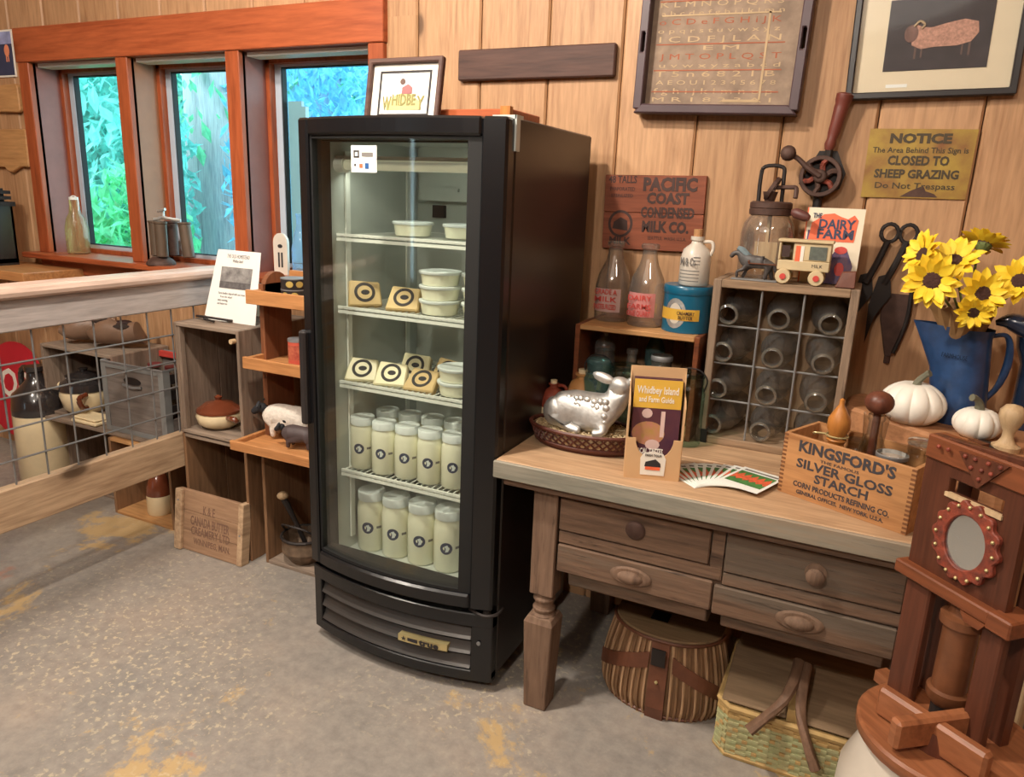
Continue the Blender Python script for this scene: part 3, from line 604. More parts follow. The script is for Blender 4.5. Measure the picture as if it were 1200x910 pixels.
def tin(name, label, loc, r, h, m, band, cap=steel, group=None):
    t = thing(name, label, 'tin', loc, 0, group); part('body', MB().cyl(r, 0, h, 22), m, t, smooth=True)
    part('band', MB().cyl(r*1.01, h*.25, h*.8, 22), band, t, smooth=True); part('lid', MB().cyl(r*1.03, h*.93, h*1.03, 22), cap, t, smooth=True); return t
tb_ = tin('flat_tin', 'lower flat black and gold tin of the stacked pair on the top tray', (-1.80, 2.03, 1.012), .044, .037, framek, framek)
t2 = dup(tb_, (-1.80, 2.03, 1.0505), .4, 'upper flat black and gold tin of the stacked pair on the top tray')
for o in (tb_, t2): part('emblem', MB().prism(ell(.013, .011, 12), .0006, TR(0, -.0452, .019) @ RX).prism(ell(.013, .011, 12), .0006, RZ(.75) @ TR(0, -.0452, .019) @ RX), goldp, o)
tin('orange_tin', 'orange tin beside the stacked flat tins, against the cooler', (-1.705, 2.03, 1.012), .036, .068, paint('orange_tin_paint', S(206, 128, 84), .4), paperc)
rt = tin('red_tin', 'red printed tin on the middle tray against the cooler', (-1.765, 2.0, .787), .034, .092, paint('red_tin_paint', S(190, 84, 66), .4), paint('red_tin_print', S(206, 120, 88), .5, c2=S(150, 50, 44), scale=70))
def sheep(label, loc, rz, k, bodym, facem, small=False):
    t = thing('sheep_figurine', label, 'figurine', M=TR(*loc) @ RZ(rz) @ Matrix.Scale(k, 4))
    # local: faces -x
    pts = [((0, 0, .085), (.048, .05)), ((.06, 0, .088), (.048, .05)), ((.10, 0, .085), (.028, .03)), ((-.05, 0, .09), (.042, .045)), ((-.1, 0, .112), (.030, .032))]
    ed = [(0, 1), (1, 2), (0, 3), (3, 4)]
    for x in (-.05, .075):
        for y in (-.026, .026):
            n = len(pts); pts += [((x, y, .045), (.016, .016)), ((x, y, .008), (.010, .010))]; ed += [(3 if x < 0 else 1, n), (n, n+1)]
    skin('body', pts, ed, bodym, t)
    skin('head', [((-.085, 0, .112), (.02, .022)), ((-.11, 0, .122), (.022, .024)), ((-.135, -.0, .105), (.014, .016)), ((-.148, 0, .092), (.011, .011))], [(0, 1), (1, 2), (2, 3)], facem, t)
    for y in (-1, 1): part('ear', MB().ball(.016, TR(-.105, y*.032, .14) @ Matrix.Rotation(y*.9, 4, 'X'), 10, .5, .4, 1.1), facem, t, smooth=True)
    return t
sheep('white woolly sheep figurine with a black face on the lower tray', (-1.825, 2.0, .503), .3, .92, woolm, blackface)
sheep('small grey-brown sheep figurine before the woolly one, against the cooler', (-1.715, 1.93, .503), .2, .62, greyfig, blackface)
k_ = thing('kettle_pot', 'old crumpled metal pot with a wooden-handled dipper on the crate floor', 'pot', (-1.785, 2.02, .015))
part('body', MB().lathe([(.05, 0), (.056, .01), (.085, .05), (.08, .10), (.085, .105), (.078, .105), (.07, .06), (.04, .02)], 12, caps=False), paint('crumpled_tin', S(120, 100, 82), .5, metal=.4, var=.4, scale=30, bmp=.8), k_)
part('rim', MB().tube([(.083*cos(a*pi/8), .083*sin(a*pi/8), .104) for a in range(16)], .006, 6, True), darkiron, k_)
part('bail', MB().tube([(-.083, 0, .1), (-.06, -.05, .15), (0, -.07, .165), (.06, -.05, .15), (.083, 0, .1)], .004, 6), darkiron, k_)
d_ = thing('dipper', 'long-handled wooden dipper leaning from the metal pot', 'tool', (-1.785, 2.02, .06))
part('handle', MB().tube([(.02, 0, 0), (-.03, -.01, .11), (-.075, -.02, .20)], [.009, .009, .013], 8), darkiron, d_); part('head', MB().ball(.022, TR(-.078, -.02, .208), 12, 1, 1, .7), palew, d_, smooth=True)
# ================================================================ the cooler
FX0, FX1, FB = -1.437, -.805, 2.235; XC, HW, BU = (FX0+FX1)/2, (FX1-FX0)/2, .05
fr = thing('display_cooler', 'tall black glass-door display cooler stocked with milk and cheese', 'cooler', (XC, 1.97, 0))
cab = MB().box(FX0, FX0+.035, 1.70, FB, .045, 1.578).box(FX1-.035, FX1, 1.70, FB, .045, 1.578).box(FX0+.035, FX1-.035, FB-.03, FB, .045, 1.578)
cab.box(FX0+.035, FX1-.035, 1.70, FB-.03, 1.54, 1.578).box(FX0+.035, FX1-.035, 1.70, FB-.03, .045, .255)
part('cabinet', cab, blacks, fr, w=True, bv=.004)
part('foot', MB().cyl(.02, 0, .045, 12, TR(FX0+.06, 1.74, 0)), black, fr, w=True); part('foot', MB().cyl(.02, 0, .045, 12, TR(FX1-.06, 1.74, 0)), black, fr, w=True)
part('foot', MB().cyl(.02, 0, .045, 12, TR(FX0+.06, 2.19, 0)), black, fr, w=True); part('foot', MB().cyl(.02, 0, .045, 12, TR(FX1-.06, 2.19, 0)), black, fr, w=True)
a, b = FX0+.035, FX1-.035
part('liner', MB().box(a, a+.004, 1.70, 2.205, .255, 1.54).box(b-.004, b, 1.70, 2.205, .255, 1.54).box(a, b, 2.195, 2.205, .255, 1.54).box(a, b, 1.70, 2.2, 1.535, 1.54).box(a, b, 1.70, 2.2, .255, .262), liner, fr, w=True)
gr = MB()
part('grille', gr.arc(FX0, FX0+.035, .045, .255, 1.668, 1.70, XC, HW, BU, 4).arc(FX1-.06, FX1, .045, .255, 1.668, 1.70, XC, HW, BU, 4)
     .arc(FX0, FX1, .212, .255, 1.666, 1.70, XC, HW, BU).arc(FX0, FX1, .035, .07, 1.668, 1.70, XC, HW, BU), black, fr, w=True, bv=.003)
part('grille_back', MB().arc(FX0+.03, FX1-.05, .06, .22, 1.69, 1.70, XC, HW, BU), rubber, fr, w=True)
for i in range(3):
    z = .075+.047*i; s_ = MB(); n = 14; vs = []
    for k in range(n+1):
        x = FX0+.036+(FX1-.062-FX0-.036)*k/n; y = 1.67-BU*(1-((x-XC)/HW)**2)
        vs += [(x, y, z), (x, y+.004, z+.004), (x, y+.018, z+.031), (x, y+.02, z+.026)]
    part('slat', s_.add(vs, [(0, 1, 2, 3), (4*n+3, 4*n+2, 4*n+1, 4*n)] + [(4*k+j, 4*k+(j+1) % 4, 4*k+4+(j+1) % 4, 4*k+4+j) for k in range(n) for j in range(4)]), slatm, fr, w=True)
yb_ = lambda x, e=0: 1.665-BU*(1-((x-XC)/HW)**2)-e
pl_ = part('name_plate', MB().arc(-1.085, -.93, .122, .143, 1.663, 1.675, XC, HW, BU, 6), brass, fr, w=True)
sl = -math.atan2(yb_(-.94)-yb_(-1.08), .14)
part('lettering', MB().text('true', .026, TR(-.985, yb_(-.985, .0045), .1335) @ RZ(-sl) @ RX, .062, .001, .03).text('\u2605', .018, TR(-1.066, yb_(-1.066, .0045), .133) @ RZ(-sl) @ RX).box(-1.054, -1.022, yb_(-1.04, .0032), yb_(-1.04), .128, .138), ink, pl_, w=True)
part('hinge_bracket', MB().tube([(FX1-.07, 1.66, .262), (FX1-.02, 1.645, .262), (FX1+.012, 1.665, .264), (FX1+.014, 1.70, .266)], .005, 6).cyl(.012, .255, .275, 10, TR(FX1-.02, 1.67, 0)), darkiron, fr, w=True)
part('hinge_bracket', MB().box(FX1-.06, FX1+.004, 1.69, 1.73, 1.574, 1.583).box(FX1, FX1+.005, 1.69, 1.712, 1.50, 1.583), liner, fr, w=True)
part('power_screw', MB().cyl(.006, 0, .004, 10, TR(FX1-.035, yb_(FX1-.035, 0), .165) @ RX), steel, fr, w=True)
# door
DZ0, DZ1 = .272, 1.576
dr = part('door', MB().arc(FX0, FX0+.042, DZ0, DZ1, 1.655, 1.697, XC, HW, BU, 4).arc(FX1-.062, FX1, DZ0, DZ1, 1.655, 1.697, XC, HW, BU, 4)
          .arc(FX0+.042, FX1-.062, DZ1-.045, DZ1, 1.655, 1.697, XC, HW, BU, 12).arc(FX0+.042, FX1-.062, DZ0, DZ0+.045, 1.655, 1.697, XC, HW, BU, 12), black, fr, w=True, bv=.006)
part('inner_frame', MB().arc(FX0+.042, FX0+.05, DZ0+.045, DZ1-.045, 1.667, 1.697, XC, HW, BU, 3).arc(FX1-.098, FX1-.062, DZ0+.045, DZ1-.045, 1.666, 1.697, XC, HW, BU, 3)
     .arc(FX0+.05, FX1-.098, DZ1-.053, DZ1-.045, 1.667, 1.697, XC, HW, BU, 12).arc(FX0+.05, FX1-.098, DZ0+.045, DZ0+.053, 1.667, 1.697, XC, HW, BU, 12), rubber, dr, w=True)
part('glass_pane', MB().arc(FX0+.048, FX1-.096, DZ0+.05, DZ1-.05, 1.675, None, XC, HW, BU, 24), doorglass, dr, w=True, smooth=True)
hd = MB().box(FX0-.004, FX0+.02, 1.632, 1.66, .72, 1.0); part('handle', hd, framek, dr, w=True, bv=.006)
yg = 1.674-BU*(1-((-1.19-XC)/HW)**2)
sg = math.atan2(-2*BU*(-1.19-XC)/HW**2*-1, 1)
MS = TR(-1.195, yg-.003, 1.472) @ RZ(sg)
stk = part('sticker', MB(MS).box(-.042, .042, -.0012, 0, -.033, .033), whitem, dr, w=True, bv=.0)
part('print', MB(MS).ring(rect(.018, .018, -.024, .012), rect(.010, .010, -.024, .012), .0006, TR(0, -.0014, 0) @ RX).box(-.031, -.026, -.002, -.0012, -.018, -.012), ink, stk, w=True)
part('print', MB(MS).box(-.006, .03, -.002, -.0012, .006, .016), inkg, stk, w=True)
part('print', MB(MS).box(.004, .016, -.002, -.0012, -.024, -.01), paint('card_blue', S(40, 90, 150), .5), stk, w=True)
part('print', MB(MS).box(-.014, -.004, -.002, -.0012, -.022, -.012), orangep, stk, w=True)
# shelves
SZ = [1.268, 1.058, .831, .546]
for z in SZ:
    sh = part('wire_shelf', MB().box(a+.01, b-.01, 1.755, 1.762, z-.017, z-.008).box(a+.01, b-.01, 1.755, 1.762, z-.004, z+.004).box(a+.01, b-.01, 2.15, 2.156, z-.006, z).tube([(a+.012, 1.758, z-.004), (a+.012, 2.15, z-.004)], .003, 6).tube([(b-.012, 1.758, z-.004), (b-.012, 2.15, z-.004)], .003, 6), whitem, fr, w=True)
    wm = MB()
    for i in range(28): x = a+.03+i*(b-a-.06)/27; wm.box(x-.0015, x+.0015, 1.755, 2.155, z-.004, z-.001)
    part('wires', wm, whitem, sh, w=True, kind='stuff')
part('breaker_strip', MB().box(a+.0041, a+.008, 1.70, 1.738, .262, 1.535).box(b-.008, b-.0041, 1.70, 1.738, .262, 1.535).box(a+.008, b-.008, 1.70, 1.73, 1.52, 1.535), rubber, fr, w=True)
pil = MB()
for x in (a+.006, b-.012):
    for y in (1.80, 2.12): pil.box(x, x+.006, y, y+.02, .3, 1.5)
part('shelf_standard', pil, whitem, fr, w=True)
tl = part('lamp_tube', MB().cyl(.014, 0, b-a-.05, 14, TR(a+.025, 1.775, 1.462) @ Matrix.Rotation(pi/2, 4, 'Y')), paint('lamp_glow', S(236, 232, 206), .4, emit=.35), fr, w=True, smooth=True)
part('lamp_holder', MB().cyl(.022, 0, .03, 12, TR(a+.004, 1.775, 1.462) @ Matrix.Rotation(pi/2, 4, 'Y')).box(a, b, 1.765, 1.80, 1.476, 1.486), whitem, fr, w=True)
part('temperature_display', MB().box(-1.33, -1.285, 2.18, 2.196, 1.315, 1.355), ink, fr, w=True)
part('evaporator_cover', MB().box(-1.35, -1.02, 2.13, 2.196, 1.37, 1.535).box(-1.30, -1.2, 2.12, 2.13, 1.4, 1.41), liner, fr, w=True)
d = bpy.data.lights.new('cooler_tube_light', 'AREA'); d.shape = 'RECTANGLE'; d.size = .5; d.size_y = .03; d.energy = .9; d.color = (.97, 1, .86)
o = bpy.data.objects.new('cooler_tube_light', d); COL.objects.link(o); o.location = (XC, 1.79, 1.44); o.rotation_euler = (RAD(25), 0, 0)
# jars of milk
def milk_jar(name, label, group, r, h, loc, rz):
    t = thing(name, label, 'jar', loc, rz, group)
    part('body', MB().lathe([(r*.9, 0), (r, r*.12), (r, h*.72), (r*.93, h*.80), (r*.88, h*.84), (r*.88, h*.86)], 22), milk, t, smooth=True)
    part('lid', MB().lathe([(r*.93, h*.855), (r*.95, h*.86), (r*.95, h*.985), (r*.9, h)], 22), lidwhite, t, smooth=True)
    e = part('label_print', MB(), navy, t)
    mb = MB(); n = 10
    def patch(a0, a1, z0, z1, sh):
        for i in range(n):
            for j in range(8):
                pass
    # a round emblem wrapped on the glass
    vs, fs = [], []
    R_ = r*1.012; c_ = h*.42; q = r*.42
    for i in range(20):
        an = 2*pi*i/20
        for k in (1, .0): u = q*k*cos(an)/R_; vs.append((R_*sin(u), -R_*cos(u), c_+q*k*sin(an)))
    fs = [(2*i, 2*((i+1) % 20), 2*((i+1) % 20)+1, 2*i+1) for i in range(20)]
    mb.add(vs, fs)
    e.data = mesh('label_print', mb, navy)
    part('emblem', MB().add([(R_*1.004*sin(u), -R_*1.004*cos(u), z) for u, z in ((-.06, c_-q*.62), (.14, c_-q*.5), (.2, c_), (.08, c_+q*.6), (-.12, c_+q*.4), (-.02, c_))], [(0, 1, 2, 3, 4, 5)]), lidwhite, t)
    part('faint_print', MB().add([(R_*sin(u), -R_*cos(u), z) for u in (.62, .8, .98) for z in (c_-q*.18, c_+q*.25)], [(0, 2, 3, 1), (2, 4, 5, 3)]), inkg, t)
    return t
places = ('leftmost', 'second from the left', 'middle', 'fourth from the left', 'rightmost'); J = None
for i, (px, py) in enumerate([(-1.352, 1.815), (-1.267, 1.81), (-1.186, 1.815), (-1.105, 1.815), (-1.024, 1.82)]):
    lab = 'quart jar of milk in the front row of the fourth shelf, %s' % places[i]
    if not J: J = milk_jar('milk_jar', lab, 'quart milk jars', 0.0395, .165, (px, py, .549), .3)
    else: dup(J, (px, py, .549), .25+.03*i, lab)
for i in range(5): dup(J, (-1.33+.082*i, 1.92+.004*i, .549), -.3-.2*i, 'quart jar of milk in the back row of the fourth shelf, %s' % places[i])
J2 = None
for i, px in enumerate([-1.338, -1.243, -1.146, -1.05]):
    lab = 'half-gallon jar of milk on the cooler floor, %s' % ('leftmost', 'second from the left', 'third from the left', 'rightmost')[i]
    loc = (px, 1.84, .263)
    if not J2: J2 = milk_jar('large_milk_jar', lab, 'half-gallon milk jars', 0.0465, .2, loc, .3)
    else: dup(J2, loc, .3+.02*i, lab)
# cheese
rind = paint('cheese_rind', S(206, 176, 126), .6, var=.1); chs = paint('cheese_wrap', S(226, 214, 176), .35, var=.05, coat=.4)
def wedge(label, loc, rz, tilt=58, m=rind):
    t = thing('cheese_wedge', label, 'cheese', M=TR(*loc) @ RZ(rz) @ Matrix.Rotation(RAD(tilt-90), 4, 'X'))
    part('body', MB().prism([(-.05, 0), (.05, 0), (.046, .075), (-.042, .082)], .028, TR(0, .028, 0) @ RX), m, t, bv=.004)
    part('label', MB().ring(ell(.031, .031, 24, 0, .042), ell(.022, .022, 24, 0, .042), .0012, RX).prism(ell(.013, .008, 12, .002, .042), .0012, RX @ Matrix.Translation((0, 0, 0))), ink, t)
    return t
wedge('cheese wedge with round label, left on the second shelf', (-1.325, 1.80, 1.064), .75, 60)
wedge('cheese wedge with round label beside the tub stack on the second shelf', (-1.20, 1.80, 1.064), .3, 50)
for i, (x, y, z, rz, tl_, mm) in enumerate([(-1.338, 1.785, .836, .4, 48, chs), (-1.235, 1.785, .836, .3, 48, chs), (-1.135, 1.785, .836, .1, 40, rind), (-1.225, 1.90, .836, .2, 60, chs), (-1.12, 1.90, .836, -.1, 55, rind)]):
    wedge('cheese wedge with round label on the third shelf, ' + ('front left', 'front middle', 'front right by the tubs', 'rear middle', 'rear right')[i], (x, y, z), rz, tl_, mm)
def tub(label, loc, r=.058, h=.052, g='white cheese tubs'):
    t = thing('tub', label, 'tub', loc, 0, g)
    part('cup', MB().lathe([(r*.86, 0), (r*.96, h*.82)], 22), milk, t, smooth=True); part('lid', MB().lathe([(r, h*.78), (r*1.02, h*.82), (r*1.02, h*.97), (r*.9, h), (r*.85, h*.95)], 22), lidwhite, t, smooth=True)
    return t
tubs = tub('wide white tub on the top shelf, left of two', (-1.225, 1.90, 1.271), .06, .04)
dup(tubs, (-1.065, 1.92, 1.271), 0, 'wide white tub on the top shelf, right of two')
T = None
for i in range(3):
    dup(tubs, (-1.09, 1.835, 1.061+.041*i), .3*i, 'white tub in the left stack on the second shelf, ' + ('lowest', 'middle', 'topmost')[i])
for i in range(3): dup(tubs, (-.96, 1.85, 1.061+.041*i), .5*i, 'white tub in the right stack on the second shelf, ' + ('lowest', 'middle', 'topmost')[i])
for i in range(2): dup(tubs, (-1.02, 1.825, .834+.041*i), .2*i, 'white tub stacked at the right of the third shelf, ' + ('lower', 'upper')[i])
# on the cooler
lf = thing('framed_logo', 'small dark framed farm logo standing on the cooler', 'picture frame', M=TR(-1.283, 1.93, 1.579) @ Matrix.Rotation(RAD(-10), 4, 'X'))
part('frame', MB().ring(rect(.255, .19, 0, .095), rect(.225, .16, 0, .095), .02, RX), darkplank, lf, bv=.003)
part('mat', MB().box(-.113, .113, -.006, 0, .014, .176), white, lf); part('liner_line', MB().ring(rect(.176, .128, 0, .092), rect(.164, .116, 0, .092), .002, TR(0, -.006, 0) @ RX), ink, lf)
part('lettering', MB().text('W', .055, TR(-.058, -.0075, .062) @ RX, .03, .0006, .02).text('HIDBE', .044, TR(.0, -.0075, .072) @ RX, .08, .0006, .02).text('Y', .055, TR(.058, -.0075, .062) @ RX, .026, .0006, .02), paint('logo_olive', S(132, 124, 70), .6), lf)
part('logo_sign', MB().prism([(-.06, 0), (.062, 0), (.058, .02), (.03, .042), (0, .05), (-.03, .042), (-.06, .02)], .001, TR(0, -.006, .045) @ RX), paint('logo_olive_pale', S(186, 178, 120), .6), lf)
part('logo_barn', MB().prism([(-.012, 0), (.022, 0), (.022, .018), (.008, .028), (-.012, .018)], .001, TR(.004, -.007, .09) @ RX), paint('logo_barn', S(150, 92, 92), .6), lf)
part('logo_tree', MB().prism(ell(.009, .009, 12, -.008, .125), .001, TR(0, -.0065, 0) @ RX), paint('logo_tree', S(96, 70, 60), .6), lf)
ob = thing('wooden_tray', 'shallow orange wooden tray lying on the cooler behind the framed logo', 'tray', (-1.085, 2.07, 1.579))
part('board', MB().box(-.135, .135, -.1, .1, 0, .05), trimw, ob, bv=.003); part('end_cleat', MB().box(.11, .14, -.12, -.1, 0, .055), orangew, ob)
# ================================================================ on the wall
WF = WY-.001
one('wall_plank', MB().box(-.27, .27, -.022, 0, -.047, .047), darkplank, 'long dark wooden plank hung level above the cooler', 'plank', (-1.04, WF, 1.803), bv=.004)
tr = thing('wall_tray', 'dark framed serving tray holding a stitched alphabet sampler', 'tray', M=TR(-.462, WF-.004, 1.655) @ Matrix.Rotation(RAD(1.2), 4, 'Y'))
W_, H_ = .232, .33
for x in (-1, 1):
    side = MB().ring([(x*(W_-.012)-.013, 0), (x*(W_-.012)+.013, 0), (x*(W_-.012)+.013, .1), (x*(W_-.012)+.013, .2), (x*(W_-.012)+.013, H_), (x*(W_-.012)-.013, H_)], [(x*(W_-.012)-.004, .155), (x*(W_-.012)+.004, .155), (x*(W_-.012)+.006, .16), (x*(W_-.012)+.006, .205), (x*(W_-.012)+.004, .21), (x*(W_-.012)-.004, .21)], .05, RX)
    part('side_rail', side, trayframe, tr, bv=.003)
part('bottom_rail', MB().prism([(-W_, -.012), (W_, -.012), (W_-.024, .014), (-W_+.024, .014)], .05, RX), trayframe, tr, bv=.004)
part('top_rail', MB().prism([(-W_, H_+.012), (W_, H_+.012), (W_-.024, H_-.014), (-W_+.024, H_-.014)], .05, RX), trayframe, tr, bv=.004)
part('linen', MB().box(-W_+.02, W_-.02, -.012, 0, .01, H_-.01), sampler, tr)
tx = MB(); ty = MB(); rng = random.Random(4)
rows = ['A B C D E F G H I J', 'K L M N O P Q R S', 'a b c d e f g h i j k l m n', 'o C D e F G H i J K', 'o p q r s t u v w x y z', 'I C D F J L A N', 'E M', 'J M T O P L Q S T', 'u v w x y z a b c d', 'T 5 n 6 8 2 1 B', 'A E O U 1 2 3 4 5 6 7 8', 'f g h i j k l m n o p', 'M R 1 8 2 3 A I']
for r_, s_ in enumerate(rows):
    z_ = .308-.0232*r_
    (ty if r_ in (3, 7) else tx).text(s_, .022 if r_ % 2 else .017, TR(rng.uniform(-.02, .0), -.0122, z_) @ RX, .34 if r_ != 6 else .1, .0002)
part('lettering', tx, thread, tr, kind='stuff'); 
for z_ in (.292, .178, .108, .05): ty.box(-.19, .17, -.0128, -.0118, z_, z_+.003)
part('red_lettering', ty, threadred, tr, kind='stuff')
part('border_stitching', MB().box(.118, .124, -.0132, -.012, .03, .26).box(.02, .12, -.0132, -.012, .024, .031).box(-.18, .15, -.0132, -.012, .254, .258), thread, tr)
sp = thing('framed_picture', 'black framed print of a pale woolly ram on black, cream mat', 'picture', M=TR(.078, WF, 1.682) @ Matrix.Rotation(RAD(-1.2), 4, 'Y'))
part('frame', MB().ring(rect(.39, .27, 0, .135), rect(.356, .236, 0, .135), .03, RX), framek, sp, bv=.003)
part('mat', MB().box(-.18, .18, -.014, 0, .015, .255), matte, sp)
part('photograph', MB().box(-.112, .122, -.0155, -.014, .068, .238), photo, sp)
body = [(-.052, .128), (-.03, .118), (.0, .122), (.05, .122), (.08, .13), (.094, .15), (.09, .175), (.06, .183), (.02, .176), (-.01, .168), (-.03, .17), (-.05, .178), (-.066, .172), (-.062, .16), (-.055, .15)]
part('ram', MB().prism(body, .0012, TR(0, -.0155, 0) @ RX), ramcol, sp)
part('ram_head', MB().prism(ell(.016, .021, 16, -.056, .156), .0014, TR(0, -.0155, 0) @ RX), paint('ram_face', S(120, 92, 84), .7, var=.3, scale=120), sp)
part('ram_legs', MB().box(-.045, -.04, -.0165, -.0155, .095, .13).box(-.03, -.026, -.0165, -.0155, .098, .13).box(.075, .08, -.0165, -.0155, .098, .14).box(.06, .064, -.0165, -.0155, .1, .135), paint('ram_leg', S(104, 84, 78), .7), sp)
part('ram_horn', MB().tube([(-.052, -.0165, .172), (-.04, -.0168, .184), (-.028, -.0168, .176), (-.034, -.0168, .166)], .003, 6), paint('ram_horn', S(170, 150, 120), .7), sp)
part('caption', MB().box(-.1, -.05, -.0145, -.014, .028, .036), whitem, sp)
part('glazing', MB().box(-.178, .178, -.0185, -.0178, .018, .252), picg, sp)
ns = thing('notice_sign', 'rusty yellow metal notice about sheep grazing', 'sign', (.083, WF, 1.518))
part('plate', MB().prism([(-.125, -.088), (.125, -.086), (.126, .088), (-.126, .09)], .004, RX), noticem, ns)
part('lettering', MB().text('NOTICE', .032, TR(-.003, -.0046, .064) @ RX, .145, .0004, .05).text('The Area Behind This Sign is', .02, TR(0, -.0046, .035) @ RX, .225, .0004, .01).text('CLOSED TO', .032, TR(.0, -.0046, .008) @ RX, .145, .0004, .04).text('SHEEP GRAZING', .03, TR(0, -.0046, -.026) @ RX, .2, .0004, .04).text('Do Not Trespass', .022, TR(.0, -.0046, -.056) @ RX, .19, .0004, .01), paint('worn_black', S(70, 58, 38), .6), ns)
part('rust_patch', MB().prism([(-.03, -.084), (.06, -.083), (.05, -.074), (.03, -.068), (.022, -.054), (.01, -.06), (-.01, -.07)], .0006, TR(0, -.004, 0) @ RX), iron, ns)
pc = thing('crate_sign', 'red-brown wooden crate panel stencilled with a condensed milk advertisement', 'sign', M=TR(-.618, WF, 1.360) @ Matrix.Rotation(RAD(-.8), 4, 'Y'))
for i in range(2): part('board', MB().box(-.157, .157, -.014, 0, -.113+.113*i+.0006, .113*i-.0006), signw, pc, bv=.0015)
part('lettering', MB().text('PACIFIC', .052, TR(.048, -.0146, .084) @ RX, .165, .0004, .05).text('COAST', .044, TR(.044, -.0146, .043) @ RX, .13, .0004, .045).text('CONDENSED', .042, TR(.046, -.0146, .001) @ RX, .165, .0004, .04).text('MILK CO.', .044, TR(.042, -.0146, -.042) @ RX, .145, .0004, .05).text('SEATTLE, WASH. U.S.A.', .014, TR(.05, -.0146, -.075) @ RX, .12).text('48 TALLS', .03, TR(-.1, -.0146, .098) @ RX, .09, .0004, .02).text('EVAPORATED', .016, TR(-.1, -.0146, .07) @ RX, .08).text('STERILIZED', .014, TR(-.1, -.0146, .05) @ RX, .07).text('MILK', .032, TR(-.1, -.0146, -.088) @ RX, .07, .0004, .03)
     .ring(ell(.04, .042, 20, -.1, -.035), ell(.032, .034, 20, -.1, -.035), .0006, TR(0, -.0142, 0) @ RX).prism([(-.125, -.05), (-.075, -.056), (-.078, -.025), (-.1, -.015), (-.122, -.03)], .0006, TR(0, -.0142, 0) @ RX).box(-.155, .03, -.0146, -.014, .112, .1125), inkbrown, pc)
# hand-cranked drill
dl = thing('hand_drill', 'rusty hand-cranked breast drill with a turned red-brown handle', 'tool', (-.15, WF, 1.48))
ang = Matrix.Rotation(RAD(9), 4, 'Y')
part('gear_wheel', MB().ring(ell(.055, .055, 28), ell(.043, .043, 28), .014, TR(0, -.034, 0) @ RX).lathe([(.02, 0), (.018, .02), (.012, .024)], 14, TR(0, -.034, 0) @ RX), iron, dl, bv=.002)
for k in range(6): part('spoke', MB().tube([(.012*cos(k*1.047), -.041, .012*sin(k*1.047)), (.03*cos(k*1.047+.45), -.042, .03*sin(k*1.047+.45)), (.046*cos(k*1.047+.3), -.041, .046*sin(k*1.047+.3))], .0075, 6), rustred if k % 2 else iron, dl)
part('frame', MB().prism([(-.055, -.02), (0, -.064), (.052, -.03), (.062, .01), (.034, .068), (-.012, .068)], .014, TR(0, -.012, 0) @ RX).tube([(.012, -.03, .04), (.013, -.03, .075)], .011), darkiron, dl)
part('handle', MB().lathe([(.011, .07), (.0155, .085), (.013, .10), (.0155, .115), (.0165, .15), (.019, .18), (.0185, .19), (.0215, .198), (.022, .214), (.016, .218)], 16, TR(0, -.03, 0) @ ang), paint('handle_red_brown', S(108, 54, 44), .4, var=.15), dl, smooth=True)
part('crank', MB().tube([(0, -.055, 0), (-.035, -.058, .022), (-.062, -.06, .045), (-.085, -.06, .056)], [.009, .008, .007, .007], 8), iron, dl)
part('crank_knob', MB().lathe([(.012, 0), (.02, .006), (.021, .02), (.014, .03), (.006, .032)], 14, TR(-.088, -.05, .058) @ RX), iron, dl, smooth=True)
part('chuck', MB().cyl(.012, -.085, -.05, 10, TR(0, -.02, 0)), darkiron, dl)
# shears and blade
se = thing('hand_shears', 'large dark iron shears with ring handles hung on the wall', 'tool', (.05, WF, 1.2))
for x_, q in ((-.012, 1), (.034, -1)):
    part('blade', MB().tube([(x_+.004, -.02, .115), (x_-.012, -.02, .06), (x_-.034, -.02, .0)], .009, 8).prism([(x_-.05, .02), (x_-.022, .03), (x_-.012, -.03), (x_-.045, -.09), (x_-.06, -.17), (x_-.064, -.06)], .006, TR(0, -.012+.006*q, 0) @ RX), darkiron, se)
    part('ring_handle', MB().tube([(x_+.006+.021*cos(t_*pi/8), -.02, .138+.024*sin(t_*pi/8)) for t_ in range(16)], .0055, 8, True), darkiron, se)
bl = thing('iron_wedge', 'rusty tapered iron blade hanging behind the blue pitcher', 'tool', (.085, WF, 1.1))
part('blade', MB().prism([(-.034, .075), (.034, .075), (.034, .0), (.012, -.1), (-.004, -.1), (-.03, .0)], .01, RX), iron, bl, bv=.002); part('tang', MB().tube([(.036, -.012, .09), (.036, -.012, -.0), (.016, -.012, -.09)], .006), darkiron, bl); part('tip', MB().cyl(.008, 0, .02, 8, TR(.004, -.006, -.12)), iron, bl)
# ================================================================ work table
TZ = .73
tb = thing('work_table', 'worn wooden work table with four drawers and bin bottoms', 'table', (-.23, 1.98, 0))
for y0, y1 in ((1.645, 1.93), (1.932, 2.10), (2.102, 2.312)): part('top_board', MB().box(-.803, .345, y0, y1, .69, TZ), tabletopm, tb, w=True, bv=.003)
part('front_edge', MB().box(-.805, .347, 1.634, 1.645, .682, TZ-.001), fascia, tb, w=True, bv=.003)
part('under_strip', MB().box(-.78, .33, 1.65, 2.30, .662, .69), drawerw, tb, w=True, bv=.002)
part('apron', MB().box(-.63, .18, 1.694, 1.71, .437, .662), drawerw, tb, w=True); part('apron', MB().box(-.69, -.67, 1.72, 2.24, .45, .662), greyy, tb, w=True); part('apron', MB().box(.20, .22, 1.72, 2.24, .45, .662), greyy, tb, w=True)
part('back_panel', MB().box(-.68, .22, 2.24, 2.255, .40, .662), greyx, tb, w=True)
